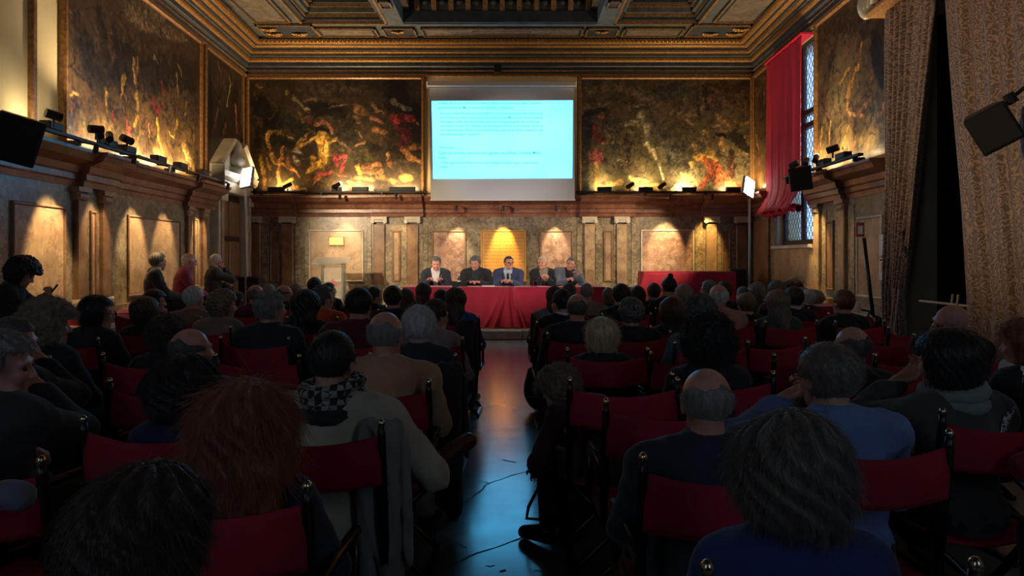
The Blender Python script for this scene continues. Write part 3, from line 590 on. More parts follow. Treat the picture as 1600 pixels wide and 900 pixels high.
st = [
 ([(200, 20), (260, 50), (290, 62)], (24, 8), (150, 116, 78)), ([(190, 8), (250, 20)], (16, 20), (128, 100, 72)), ([(246, 42), (250, 60)], (3, 3), (60, 44, 34)), ([(226, 10), (228, 45)], (1.5, 1.5), (60, 44, 34)),
 ([(150, 20), (160, 60)], (16, 14), DK, .6), ([(140, 100), (300, 120)], (40, 40), (36, 30, 26), .6), ([(120, 40), (130, 90)], (20, 26), (48, 38, 34), .6), ([(168, 60), (172, 95)], (10, 8), (92, 56, 44)), ([(147, 10), (145, 80)], (3, 3), (96, 78, 50), .7),
 ([(205, 92), (206, 130)], (5, 3), (190, 140, 80)), ([(212, 92), (208, 135)], (5, 3), (150, 84, 44)), ([(190, 120), (184, 152)], (5, 2.5), (220, 160, 50)), ([(163, 140), (162, 172)], (4, 3), (190, 140, 40)), ([(238, 90), (245, 100)], (4, 2), (170, 140, 110)), ([(273, 118), (275, 150)], (4, 3), (200, 160, 70)), ([(275, 100), (282, 120)], (3, 2), (150, 120, 70)),
 ([(210, 150), (212, 175)], (8, 7), (160, 120, 50)), ([(212, 185), (206, 196)], (5, 3), G), ([(200, 200), (194, 240)], (4, 2), (200, 60, 50)), ([(194, 185), (196, 225)], (3, 3), (200, 40, 50)), ([(236, 155), (240, 175), (252, 168)], (6, 4), RD), ([(250, 130), (254, 150)], (3.5, 3), RD), ([(172, 175), (174, 195)], (6, 5), (160, 50, 40), .7),
 ([(243, 188), (244, 215), (250, 235)], (5, 3), G), ([(275, 190), (268, 212)], (4, 3), G), ([(262, 208), (268, 216)], (4, 4), (230, 190, 90)), ([(288, 162), (286, 180)], (4, 2), (210, 160, 50)), ([(229, 195), (230, 210)], (4, 3), (210, 90, 60)), ([(300, 200), (301, 225)], (3, 2), (180, 130, 50)),
 ([(104, 146), (116, 146)], (5, 5), (200, 160, 70)), ([(107, 155), (108, 172)], (4, 3), (170, 60, 44)), ([(105, 180), (108, 215)], (6, 6), (84, 84, 110), .8), ([(120, 180), (140, 215)], (14, 18), (120, 100, 56), .6), ([(160, 190), (200, 225)], (14, 12), (120, 96, 44), .6),
 ([(180, 235), (230, 250)], (6, 6), (210, 150, 50)), ([(240, 240), (270, 262)], (9, 8), (200, 130, 54)), ([(262, 245), (268, 262)], (8, 6), (220, 130, 70)), ([(285, 230), (300, 262)], (10, 9), (190, 140, 60)), ([(200, 245), (200, 255)], (5, 5), (220, 180, 90)), ([(130, 225), (170, 240)], (8, 8), (150, 120, 50), .7),
]
painting('massacre_painting', FL, LS(97), LS(309), 2.92, 5.42, ((58, 44, 34), (84, 66, 38)), st, 'wide dark painting on the left wall with gold and red robed figures', cv_left, 11, dens=85, nrand=620)
st = [([(355, 118), (358, 130), (352, 165)], (3, 2), (200, 150, 50)), ([(345, 110), (340, 160)], (6, 5), (100, 36, 36)), ([(338, 170), (330, 210)], (3.5, 2), (140, 90, 60)), ([(366, 165), (368, 205)], (4, 3), (170, 90, 44)), ([(338, 100), (340, 110)], (3, 3), (150, 110, 80)), ([(350, 195), (345, 215)], (5, 4), (150, 70, 60), .7), ([(325, 120), (328, 200)], (6, 6), DK, .6)]
painting('narrow_left_painting', FL, LS(318), LS(375), 3.02, 5.42, ((44, 36, 30), (50, 38, 28)), st, 'narrow dark painting above the doorway in the left corner', cv_left, 13, dens=70, nrand=90)
st = [([(1300, 30), (1390, 20)], (30, 34), (70, 44, 34), .7), ([(1375, 80), (1385, 120)], (26, 20), DK, .7), ([(1350, 70), (1345, 100), (1335, 125), (1328, 150)], (3.5, 6), (196, 120, 50)), ([(1330, 65), (1325, 85)], (4, 4), (120, 40, 50)), ([(1330, 105), (1316, 132)], (4, 2.5), G), ([(1327, 160), (1332, 180), (1352, 185)], (5, 4), (190, 130, 60)), ([(1345, 178), (1365, 155)], (6, 4), (170, 110, 84)), ([(1385, 165), (1376, 195), (1372, 205)], (4, 3), (210, 100, 80)), ([(1364, 112), (1365, 122)], (6, 6), (170, 96, 50)), ([(1313, 130), (1318, 165)], (8, 7), (92, 84, 56)), ([(1330, 195), (1318, 230)], (4, 3), (210, 150, 50)), ([(1301, 190), (1299, 225)], (3.5, 2.5), (220, 160, 60)), ([(1287, 200), (1285, 255)], (3, 2.5), (220, 150, 50)), ([(1340, 215), (1333, 250)], (3, 2), (220, 110, 60)), ([(1290, 150), (1292, 180)], (8, 6), (90, 40, 34)), ([(1370, 170), (1395, 240)], (14, 16), (96, 90, 74), .7), ([(1392, 80), (1393, 95)], (4, 3), (200, 110, 44)), ([(1360, 12), (1355, 35)], (4, 3), (150, 100, 50)), ([(1300, 100), (1310, 60)], (10, 8), (56, 44, 36)), ([(1350, 225), (1360, 240)], (14, 12), (110, 92, 50), .7)]
painting('right_wall_painting', FR, RS(1396), RS(1281), 2.92, 5.42, ((62, 48, 36), (92, 80, 50)), st, 'tall brownish painting on the right wall between window and damask curtain', cv_right, 17, dens=85, nrand=220)
st = [([(1184, 140), (1186, 155)], (3, 4), (170, 110, 50)), ([(1190, 150), (1194, 200)], (4, 4), (110, 40, 36)), ([(1183, 210), (1188, 240)], (3, 3), (190, 120, 50)), ([(1190, 250), (1186, 280)], (4, 3), (150, 90, 50)), ([(1196, 120), (1197, 160)], (3, 3), (140, 90, 50))]
painting('narrow_right_painting', FR, ws1 + .12, 15.35, 2.92, 5.42, ((54, 40, 30), (84, 60, 34)), st, 'narrow brown painting between the far corner and the red window drape', cv_right, 19, dens=60, nrand=90)
# brown strip of wall behind the screen
S(MB().box(FX(668, 15.4), FX(902, 15.4), 0, .05, 2.84, 5.46, FF).build(trim(), M_plaster))
# mouldings that divide the cream plaster
S(MB().bbox(LS(48) - .05, LS(48) + .05, 0, .06, 2.84, 5.46, FL, .02).build(trim(), M_frame))
# oval niche picture with a carved bust
n_s, n_z = 6.62, 3.72
niche = empty('oval_niche', FL.p(n_s, 0, n_z)); tag(niche, 'gilt oval niche with a carved bust on the cream wall, top left', 'niche')
def relf(root, fr): off = np.array(root.location); return Frame(fr.o - off[:2], fr.u, fr.n), -off[2]
f2, zz = relf(niche, FL)
def oval(a, z, ra, rz, d, n=44): return [f2.p(n_s + a + ra * math.cos(t * 2 * math.pi / n), d, n_z + z + rz * math.sin(t * 2 * math.pi / n) + zz) for t in range(n + 1)]
MB().tube(oval(0, 0, .66, .72, .07), .045, 8, False).build('oval_frame', M_frame, niche, True)
MB().tube(oval(0, 0, .58, .64, .05), .02, 6, False).build('oval_bead', M_gilt, niche, True)
mb = MB(); v = oval(0, 0, .62, .68, .012)[:-1]; mb.add(v, [tuple(range(len(v)))]); mb.build('niche_back', M_white, niche)
mb = MB()
for k in range(7): mb.tube(oval(.02 * k, -.1 + .05 * k, .52 - .07 * k, .55 - .07 * k, .04)[2:20], .018, 5)
mb.build('shell_ribs', M_white, niche, True)
bust = empty('carved_bust', FL.p(n_s - .15, .27, n_z - .5)); tag(bust, 'carved stone bust with ruffled collar inside the oval niche', 'bust'); bust.rotation_euler = (0, 0, 0)
mb = MB().lathe([(.05, -.16), (.14, -.14), (.1, -.05), (.2, 0), (.3, .15), (.27, .32), (.12, .42), (.085, .5)], n=18, sx=.75, sy=.75).ball((0, 0, .62), (.1, .11, .15), 16, 10).ball((.1, 0, .6), (.03, .02, .03)).ball((.085, 0, .55), (.03, .04, .02))
mb.build('torso_and_head', M_white, bust, True)
mb = MB()
for k in range(14): a = k * 2 * math.pi / 14; mb.ball((.13 * math.cos(a) * .8, .13 * math.sin(a), .46), (.035, .035, .03), 6, 4)
mb.build('ruff', M_tan, bust, True); mb = MB()
for k in range(12): a = k * 2 * math.pi / 12; mb.ball((.08 * math.cos(a) - .02, .09 * math.sin(a), .71 + .03 * math.sin(k * 5)), .04, 6, 4)
mb.build('curls', M_tan, bust, True)

# ------------------------------------------------------------------ stone doorway, left corner
door = S(empty('door_1', FL.p(14.35, 0, 0))); f2, zz = relf(door, FL)
d0, d1 = 13.42, 15.3
for a, c in ((d0, d0 + .26), (d1 - .26, d1)):
    MB().bbox(a, c, .0, .2, .15, 2.78, f2, .02).build('door_jamb', M_white, door); MB().bbox(a + .07, c - .07, .2, .23, .3, 2.6, f2, .01).build('jamb_inset', M_tan, door)
    MB().bbox(a - .04, c + .04, 0, .27, 2.6, 2.78, f2, .02).build('jamb_capital', M_white, door)
MB().bbox(d0, d1, 0, .24, 2.78, 3.02, f2, .02).build('door_lintel', M_white, door)
MB().prof([(0, 3.02), (.25, 3.02), (.3, 3.08), (.3, 3.1), (.33, 3.18), (0, 3.18)], d0 - .12, d1 + .12, f2).build('door_entablature', M_white, door)
mc = (d0 + d1) / 2
for sgn in (-1, 1):
    e0 = (mc + sgn * 1.06, 3.18); e1 = (mc + sgn * .28, 3.78)
    mb = MB(); vs = []
    for a, z in (e0, e1):
        for d, h in ((0, 0), (.26, 0), (.32, .07), (.28, .11), (0, .11)): vs.append(f2.p(a, d, z + h))
    mb.add(vs, [(0, 1, 6, 5), (1, 2, 7, 6), (2, 3, 8, 7), (3, 4, 9, 8), (4, 0, 5, 9), (0, 1, 2, 3, 4), (5, 6, 7, 8, 9)]).build('raking_cornice', M_white, door)
MB().prof([(0, 3.18), (.12, 3.18), (.12, 3.6), (0, 3.6)], mc - .5, mc + .5, f2).build('tympanum', M_white, door)
mb = MB(); o3 = np.array(f2.p(mc, .22, 0))
mb.bbox(mc - .16, mc + .16, .05, .38, 3.18, 3.34, f2, .03); cx_, cy_ = f2.p(mc, .22, 0)[:2]
mb.lathe([(.07, 3.34), (.15, 3.42), (.16, 3.52), (.09, 3.62), (.06, 3.7), (.09, 3.76), (.05, 3.86), (.02, 3.9)], (cx_, cy_, 0), 14)
mb.build('pediment_urn', M_white, door, True)
MB().box(d0 + .26, d1 - .26, .0, .04, .15, 2.78, f2).build('door_leaf', M_wood, door)
for i in range(2):
    for j in range(3):
        a = d0 + .32 + i * .67; z = .3 + j * .82; MB().bbox(a, a + .58, .04, .06, z, z + .72, f2, .02).build('door_panel', M_brown, door)
MB().ball(f2.p(mc - .06, .1, 1.15), .03).build('door_handle', M_brass, door)

# ------------------------------------------------------------------ window in the right wall
win = S(empty('window_1', FR.p((ws0 + ws1) / 2, 0, wz0))); f2, zz = relf(win, FR)
wzt = wz1 + zz; z0 = 0.0; wm = (ws0 + ws1) / 2
M_wf = mat('dark_window_frame', (.03, .022, .02), .5)
for a, c in ((ws0, ws0 + .09), (ws1 - .09, ws1), (wm - .05, wm + .05)): MB().bbox(a, c, -.2, -.12, z0, wzt, f2, .01).build('window_stile', M_wf, win)
rails = [0, 1.02, 2.12, 2.36, 3.62]
for z in rails: MB().bbox(ws0, ws1, -.2, -.11, z, z + .1, f2, .01).build('window_rail', M_wf, win)
M_pane = mat('wavy_leaded_glass', (.75, .86, 1), .08, trans=1, bump=.6, scale=7, bscale=9)
for i, (a, c) in enumerate(((ws0 + .09, wm - .05), (wm + .05, ws1 - .09))):
    for z, zt in zip(rails, rails[1:]):
        MB().box(a, c, -.17, -.164, z + .1, zt, f2).build('window_pane', M_pane, win)
    mb = MB(); k = 0; z = .1
    while z < 3.6:
        for x in np.arange(a, c - .05, .14):
            mb.tube([f2.p(x, -.155, z), f2.p(x + .07, -.155, z + .09), f2.p(x, -.155, z + .18)], .006, 4, False); mb.tube([f2.p(x + .14, -.155, z), f2.p(x + .07, -.155, z + .09), f2.p(x + .14, -.155, z + .18)], .006, 4, False)
        z += .18
    tag(mb.build('lead_lattice', M_wf, win), kind='stuff')
# red drape in front of the window
dr = empty('red_window_drape', FR.p(13.2, .2, 5.36)); tag(dr, 'long crimson drape hanging over the window on the right wall', 'curtain'); f2, zz = relf(dr, FR)
cs0, cs1 = 12.25, 14.12
def drape(u, v):
    a = cs0 + (cs1 - cs0) * u; z = 5.38 - v * 3.0; w = .014 * math.sin(u * 30 + 2 * math.sin(v * 2)) * (.5 + .5 * v) + .008 * math.sin(u * 61 + 1) * v
    if v > .9: w += .07 * (v - .9) / .1 * (1 + .6 * math.sin(u * 19 + v * 40)); z += .02 * math.sin(u * 25) * (v - .9) * 10 
    return f2.p(a, .2 + w + (.1 * max(0, v - .85) / .15), z + zz)
o = MB().grid(drape, 90, 50).build('drape_cloth', M_redb, dr, True); solid(o, .008)
def roll(u, v): a = cs0 - .02 + (cs1 - cs0 + .04) * u; th = v * 6.283; r = .06 + .014 * math.sin(u * 40 + v * 9) + .012 * math.sin(u * 90 + 5 * math.sin(v * 12)); return f2.p(a, .24 + r * math.cos(th), 2.37 + .03 * math.sin(u * 7) + r * math.sin(th) + zz)
MB().grid(roll, 90, 14).build('gathered_hem', M_redb, dr, True)
MB().box(cs0 - .05, cs1 + .05, .0, .24, 5.38 + zz, 5.41 + zz, f2).build('pelmet_board', M_redb, dr)
# damask curtains and gilt valence over the right doorway
N = NT('brown_damask'); b = N.b; tc = N.n('ShaderNodeTexCoord'); mp = N.n('ShaderNodeMapping'); mp.inputs['Scale'].default_value = (1, 1, 1)
N.l(tc.outputs['UV'], mp.inputs['Vector'])
nw = N.n('ShaderNodeTexNoise'); nw.inputs['Scale'].default_value = 9; nw.inputs['Detail'].default_value = 2; N.l(mp.outputs[0], nw.inputs['Vector'])
aw = N.n('ShaderNodeMixRGB', blend_type='ADD'); aw.inputs[0].default_value = .16; N.l(mp.outputs[0], aw.inputs[1]); N.l(nw.outputs['Color'], aw.inputs[2])
vo = N.n('ShaderNodeTexVoronoi'); vo.inputs['Scale'].default_value = 7.5; N.l(aw.outputs[0], vo.inputs['Vector'])
m1 = N.n('ShaderNodeMath', operation='MULTIPLY'); m1.inputs[1].default_value = 26; N.l(vo.outputs['Distance'], m1.inputs[0])
sn = N.n('ShaderNodeMath', operation='SINE'); N.l(m1.outputs[0], sn.inputs[0]); ml = N.n('ShaderNodeMath', operation='MULTIPLY_ADD'); ml.inputs[1].default_value = .5; ml.inputs[2].default_value = .5; N.l(sn.outputs[0], ml.inputs[0])
rp = N.n('ShaderNodeValToRGB'); e = rp.color_ramp.elements; e[0].position = .45; e[1].position = .75; e[0].color = (.12, .07, .055, 1); e[1].color = (.32, .2, .135, 1)
N.l(ml.outputs[0], rp.inputs[0]); N.l(rp.outputs[0], b.inputs['Base Color']); b.inputs['Roughness'].default_value = .55; b.inputs['Sheen Weight'].default_value = .4
M_dam = N.m
def dam_curtain(s_top0, s_top1, tie, label, flip):
    cu = empty('damask_curtain', FR.p((s_top0 + s_top1) / 2, .15, 0)); tag(cu, label, 'curtain', None); f2, zz = relf(cu, FR)
    nu, nv = 140, 60; pts = {}
    def fn(u, v):
        z = 4.72 * (1 - v) + .03
        lo, hi = s_top0, s_top1; zt = 1.05
        # the free edge is drawn back toward the tie
        if z > zt: q = ((4.75 - z) / (4.75 - zt)) ** 1.15
        else: q = 1 - .12 * (zt - z) / zt
        if flip: e = hi + (tie - hi) * q; a = lo + (e - lo) * u
        else: e = lo + (tie - lo) * q; a = e + (hi - e) * u
        full = (hi - lo) / max(.2, abs((e - lo) if flip else (hi - e)))
        d = .16 + .055 * math.sin(u * (30 if flip else 44) + .6 * math.sin(v * 5)) * (.6 + .15 * full) + .02 * math.sin(u * 97 + v * 3)
        return f2.p(a, d, z)
    mb = MB().grid(fn, nu, nv); me = bpy.data.meshes.new('curtain_cloth'); me.from_pydata(mb.v, [], mb.f)
    uv = me.uv_layers.new(name='UV'); w = (s_top1 - s_top0) * 1.5
    for l in me.loops: i = l.vertex_index; uv.data[l.index].uv = ((i % (nu + 1)) / nu * w, (i // (nu + 1)) / nv * 4.7)
    me.materials.append(M_dam); me.shade_smooth(); o = bpy.data.objects.new('curtain_cloth', me); COL.objects.link(o); o.parent = cu; solid(o, .01)
    zt = 1.1; pt = [f2.p(tie, .2, zt), f2.p(tie + (.35 if not flip else -.5), .3, zt + .02), f2.p(tie + (.75 if not flip else -.9), .3, zt + .5 * flip + .15), ]
    mat('beige_rope', (.4, .3, .22), .8, bump=.4, scale=90)
    for da in (0, .1):
        MB().tube([f2.p(tie + da, .22, zt), f2.p(tie + da + .04, .26, zt - .5), f2.p(tie + da - .05, .24, zt - .9)], .012, 6).build('tie_rope', _mc['beige_rope'], cu, True)
dam_curtain(8.12, 9.36, 8.9, 'brown damask curtain beside the right wall painting, left half of the doorway pair', False)
dam_curtain(5.6, 8.08, 7.65, 'gold-brown damask curtain at the right edge behind the tilted loudspeaker', True)
val = empty('gilt_valence', FR.p(7.7, .2, 4.75)); tag(val, 'gilt and cream carved valence above the damask curtains', 'valence'); f2, zz = relf(val, FR)
MB().prof([(0, 0), (.3, 0), (.34, .05), (.3, .12), (.2, .16), (0, .18)], 5.6, 9.55, f2).build('valence_rail', M_gilt, val)
mb = MB()
for k in range(5): mb.tube([f2.p(9.5 - .12 * k, .3, .12 + .02 * k), f2.p(9.48 - .12 * k, .3, .42 + .05 * k), f2.p(9.3 - .12 * k, .32, .62), f2.p(9.15 - .12 * k, .3, .4)], .06, 8, True, .02)
mb.build('carved_scroll', M_white, val, True)
MB().ball(f2.p(9.6, .3, .2), (.12, .12, .2), 12, 8).build('carved_volute', M_white, val, True)

# ------------------------------------------------------------------ projection screen
scr = empty('projection_screen', (FX(783, 15.0), 15.0, 2.7)); tag(scr, 'roll-down projection screen with a glowing cyan page of text', 'screen')
def sl(p): return FX(p, 15.0) - scr.location[0]
def sz(p): return PZ(p, 15.0) - scr.location[2]
MB().bbox(sl(667), sl(900.5), -.02, .09, sz(137), sz(128), Frame((0, 0), (1, 0), (0, -1)), .02).build('roller_case', M_whitep, scr)
MB().box(sl(667), sl(900.5), -.1, -.09, sz(139.5), sz(137), FW).build('case_lip', M_whitep, scr)
MB().add([(sl(671), 0, sz(138)), (sl(897), 0, sz(138)), (sl(898), 0, sz(312)), (sl(673), 0, sz(312))], [(0, 1, 2, 3)]).build('screen_cloth', M_scr, scr)
solid(scr.children[-1], .004)
MB().tube([(sl(672), 0, sz(312.5)), (sl(899), 0, sz(312.5))], .018, 8).build('bottom_bar', M_whitep, scr)
N = NT('projected_light'); b = N.b; b.inputs['Base Color'].default_value = (.1, .1, .1, 1)
tc = N.n('ShaderNodeTexCoord'); nz = N.n('ShaderNodeTexNoise'); nz.inputs['Scale'].default_value = .8; N.l(tc.outputs['Object'], nz.inputs['Vector'])
rp = N.n('ShaderNodeValToRGB'); e = rp.color_ramp.elements; e[0].position = .35; e[1].position = .65; e[0].color = rgba([c / 3 for c in SCREEN_RGB]); e[1].color = rgba([SCREEN_RGB[0] * 1.35 / 3, SCREEN_RGB[1] / 3, SCREEN_RGB[2] / 3])
N.l(nz.outputs['Fac'], rp.inputs[0]); N.l(rp.outputs[0], b.inputs['Emission Color']); b.inputs['Emission Strength'].default_value = 3.0
MB().add([(sl(674.5), -.006, sz(158)), (sl(895), -.006, sz(157)), (sl(894), -.006, sz(278.5)), (sl(677), -.006, sz(279.5))], [(0, 1, 2, 3)]).build('projected_page', N.m, scr)
M_tx = mat('projected_grey_text', (.1, .1, .1), .9, emit=(.04, .3, .38), es=.8)
M_txd = mat('projected_dark_text', (.1, .1, .1), .9, emit=(.02, .16, .22), es=.6)
def stext(body, px, py, h, m, wpx):
    o = tag(text(body, 1, m, scr, (sl(px), -.012, sz(py)), (R(90), 0, 0), 'projected_line'), kind='stuff')
    bpy.context.view_layer.update(); dx = max(.01, o.dimensions.x)
    sx = wpx * 15 / F / dx; o.scale = (sx, h * 15 / F * 1.45, 1)
stext('possibile allora, questa che si era messa in relazione? Come si fa a sapere che ne e', 684, 163, 4.2, M_tx, 160)
stext('quest\'interazione? Ma la memoria restituita, si definisce?', 684, 170.5, 4.6, M_tx, 118)
for i, (t, wd) in enumerate((('In musica molti dati non si perde. Nella sua forma viva la traccia resta nella parola,', 160), ('ha solitudine, ma non fa rumore per la sua intera persona. Ma se viene, che noi sentiamo', 160), ('che resta in un filo che domanda alla memoria e al luogo, la parola che li interroga', 154), ('con lento ricordo. Per diventare ancora forma nel loro nuovo tempo, quel che', 160), ('non si perde mai. Allora le parole diventano altro in un altro sentire di tutti', 160), ('nel nostro passaggio e cammino.', 62))):
    stext(t, 688, 179 + i * 6.5, 3.8, M_tx, wd)
stext('Riferimento', 686, 232, 3.2, M_tx, 24)
stext('Capire che memoria e l\'azione, ha tanto guardato con la Bocca. Circondata. Molte', 685.5, 241, 4.6, M_txd, 158)
stext('bocche', 685.5, 248.5, 4.4, M_txd, 10.5)
stext('Tutto quel racconto diventa per le nostre distanze, le forme, ragioni e tutte le cose', 690, 256, 3.8, M_tx, 150)
stext('vissute', 688, 262, 3.6, M_tx, 12)

# ------------------------------------------------------------------ lamps on the cornice
def rail(fr, a0, a1, d, label, broken=()):
    r = empty('lamp_rail', fr.p((a0 + a1) / 2, d, 2.9)); tag(r, label, 'lamp rail'); f2, zz = relf(r, fr)
    MB().box(a0, a1, d - .035, d + .035, .0, .035, f2).build('rail_bar', M_black, r)
    a = a0 + .2
    while a < a1: MB().box(a - .02, a + .02, d - .14, d + .02, -.06, .0, f2).build('rail_foot', M_black, r); a += 1.3
rail(FF, FX(392, 15.1), FX(668, 15.1), .36, 'black lamp rail on the far cornice below the left painting')
rail(FF, FX(900, 15.1), FX(1172, 15.1), .36, 'black lamp rail on the far cornice below the right painting')
rail(FL, 6.9, 13.25, .38, 'black lamp rail with bluish sheen along the left wall cornice')
rail(FR, 9.6, 12.6, .38, 'black lamp rail on the right wall cornice beside the window')
M_lit = mat('lit_lens', (1, .9, .7), .4, emit=(1, .85, .6), es=14)
M_lens = mat('warm_lens', (.9, .7, .4), .4, emit=(1, .6, .25), es=3)
def flood(fr, a, d, label, w=.26, P_=L_PAINT, aim_z=3.9, group=None, col=WARM, tilt=0):
    r = empty('picture_lamp', fr.p(a, d, 2.935)); tag(r, label, 'lamp', group); f2, zz = relf(r, fr)
    MB().bbox(a - w / 2, a + w / 2, -.06 + d, .06 + d, .0, .09, f2, .01).build('housing', M_black, r)
    MB().box(a - w / 2 + .02, a + w / 2 - .02, d - .067, d - .061, .02, .075, f2).build('lens', M_lens, r)
    lo = f2.p(a, d - .09, .08); ai = f2.p(a, -.12, aim_z - 2.935)
    light('lamp_light', 'AREA', lo, ai, P_, col, r, shape='RECTANGLE', size=w, size_y=.06)
def spot(fr, a, d, label, lit=True, aim=(0, 0), dz=0):
    r = empty('spot_lamp', fr.p(a, d, 2.935)); tag(r, label, 'lamp'); f2, zz = relf(r, fr)
    MB().tube([f2.p(a, d, 0), f2.p(a, d, .06)], .012, 6).build('lamp_bracket', M_black, r)
    q0 = f2.p(a - .07, d + .05, .07); q1 = f2.p(a + .07, d - .03, .16)
    MB().tube([q0, q1], .045, 10).build('lamp_can', M_black, r)
    if lit:
        MB().ball(q1, .045, 8, 5).build('lens', M_lit, r)
        light('lamp_light', 'SPOT', f2.p(a + .02, d + .05, .24), f2.p(a + .3, d + .9, 3.2), L_CEIL, (1, .74, .45), r, spot_size=R(150), spot_blend=1, shadow_soft_size=.05)
k = 0
for px, pw, ps in ((430, 50, .7), (525, 30, 1.0), (562, 50, 1.3), (628, 80, 1.5)):
    w = pw / 73 * .5; flood(FF, FX(px, 15.1), .34, 'black floodlight under the battle-like painting, ' + ('first', 'second', 'third', 'fourth')[k] + ' from the left corner', w, L_PAINT * ps); k += 1
for k, px in enumerate((450, 526)): spot(FF, FX(px, 15.1) + (.0 if k == 0 else -.0), .42, ('small dark spotlight' , 'small glowing white spotlight')[k] + ' on the far cornice under the left painting', k == 1)
for k, (px, ps) in enumerate(((945, .45), (1010, .8), (1078, 1.3), (1147, .75))):
    flood(FF, FX(px, 15.1), .34, 'black floodlight under the right far painting, ' + ('first', 'second', 'third', 'fourth')[k] + ' from the screen', .3, L_PAINT * ps, col=(1, .72, .36))
for k, px in enumerate((984, 1034)): spot(FF, FX(px, 15.1), .42, ('small spotlight turned left' , 'small spotlight turned right')[k] + ' on the far cornice under the hazy painting', False)
for k, (px, ps) in enumerate(((132, .5), (165, 1.0), (218, 1.9), (255, 1.9), (292, 1.3))):
    flood(FL, LS(px - 8), .36, 'black floodlight on the left wall cornice, ' + ('nearest the loudspeaker', 'second from the loudspeaker', 'middle of the row', 'fourth from the loudspeaker', 'nearest the doorway')[k], .3, L_PAINT * ps)
for k, s_ in enumerate((6.7, 7.9)): flood(FL, s_, .36, 'black floodlight on the left cornice below the cream plaster, ' + ('nearer', 'farther') [k] + ' one', .25, L_PAINT * .22, col=(1, .8, .5))
spot(FL, LS(102), .42, 'bright pink-white spotlight on the left cornice beside the picture frame', True); spot(FL, LS(118), .42, 'unlit black spotlight on the left cornice beside the bright one', False)
for k, (s_, ps) in enumerate(((10.2, .5), (10.9, .9), (11.7, 1.0))):
    flood(FR, s_, .36, 'black floodlight on the right wall cornice, ' + ('nearest the damask curtain', 'middle of three', 'nearest the window')[k], .3, L_PAINT * ps)
spot(FR, RS(1320), .44, 'bright spotlight on the right cornice rail', True); spot(FR, RS(1304), .44, 'unlit black spotlight on the right cornice rail', False)
flood(FR, 15.0, .3, 'small floodlight on the right cornice behind the white pole', .2, L_PAINT * .7)
# downward spots that graze the marble panels
def down(fr, a, z_aim, P_, col=(1, .66, .27), cone=46, d=.62, z=2.75, name=None):
    if fr is FF and -2 < a < 1.6: d, z = .4, 2.52
    r = empty('downlight', fr.p(a, d, z)); tag(r, name, 'lamp'); f2, zz = relf(r, fr)
    MB().tube([f2.p(a, min(.42, d - .2), .12), f2.p(a, d, .1)], .01, 6).build('lamp_arm', M_black, r)
    MB().tube([f2.p(a, d, .1), f2.p(a, d - .02, -.01)], .03, 8).build('lamp_can', M_black, r)
    light('lamp_light', 'SPOT', f2.p(a, d - .02, -.03), f2.p(a, .05, z_aim - z), P_, col, r, spot_size=R(cone), spot_blend=.6, shadow_soft_size=.03)
ordn = ('first', 'second', 'third', 'fourth', 'fifth', 'sixth', 'seventh')
for k, (px, pw, col) in enumerate(((533, 1.0, WARM), (620, .5, WARM), (712, .9, (1, .75, .45)), (786, 2.6, (1, .55, .12)), (869, .9, (1, .75, .45)), (1046, 2.0, (1, .66, .3)), (1111, 1.6, (1, .6, .18)))):
    down(FF, FX(px, 15.0), 1.75, L_DOWN * pw, col, name='small downlight clipped to the far cornice, ' + ordn[k] + ' from the left')
for k, (px, pw) in enumerate(((68, 2.2), (136, 1.1), (200, 2.0), (250, 1.2), (303, 1.5))):
    down(FL, LS(px), 1.6, L_DOWN * pw, (1, .68, .34), name='small downlight clipped to the left cornice, ' + ordn[k] + ' from the loudspeaker')
for k, (px, pw) in enumerate(((1287, 1.5), (1327, 1.3))):
    down(FR, RS(px), 1.6, L_DOWN * pw, name='small downlight clipped to the right cornice, ' + ('beside the window', 'beside the large marble panel')[k])
# floodlights on tall white stands light the speakers' table
M_cell = mat('lit_cell', (1, 1, 1), .4, emit=(1, .97, .9), es=5)
def led_stand(x, y, zt, label, yaw, aim, P_):
    r = empty('floodlight_stand', (x, y, .15)); tag(r, label, 'floodlight')
    MB().tube([(0, 0, 0), (0, 0, zt - .15)], .024, 10).build('pole', M_pole, r, True)
    MB().lathe([(.22, 0), (.22, .02), (.05, .04)], n=16).build('base_plate', M_whitep, r)
    h = empty('tmp'); Mx = Matrix.Translation((0, 0, zt - .02)) @ Matrix.Rotation(yaw, 4, 'Z') @ Matrix.Rotation(R(-18), 4, 'X') @ Matrix.Rotation(R(28 if yaw > 0 else -8), 4, 'Y')
    bpy.data.objects.remove(h)
    def tm(mb): mb.v = [tuple(Mx @ Vector(q)) for q in mb.v]; return mb
    tm(MB().box(-.135, .135, .01, .07, -.2, .24)).build('lamp_housing', M_greyp, r)
    for i in range(2):
        for j in range(4): tm(MB().bbox(-.12 + i * .13, -.01 + i * .13, -.01, .02, -.18 + j * .105, -.1 + j * .105, Frame((0, 0), (1, 0), (0, -1)), .006)).build('lamp_cell', M_cell, r)
    light('flood_light', 'SPOT', tuple(Mx @ Vector((0, -.06, 0))), tuple(Vector(aim) - r.location), P_, (1, .87, .72), r, spot_size=R(62), spot_blend=.7, shadow_soft_size=.15)
led_stand(FX(1171, 14.3), 14.3, PZ(303, 14.3), 'white floodlight pole with lit lamp grid on the right of the stage', R(32), (-.1, 14.0, 1.2), L_FLOOD)
led_stand(FX(384, 14.2), 14.2, PZ(288, 14.2), 'white floodlight pole with lit lamp grid in the left corner of the stage', R(-25), (-.2, 13.9, 1.2), L_FLOOD * .8)

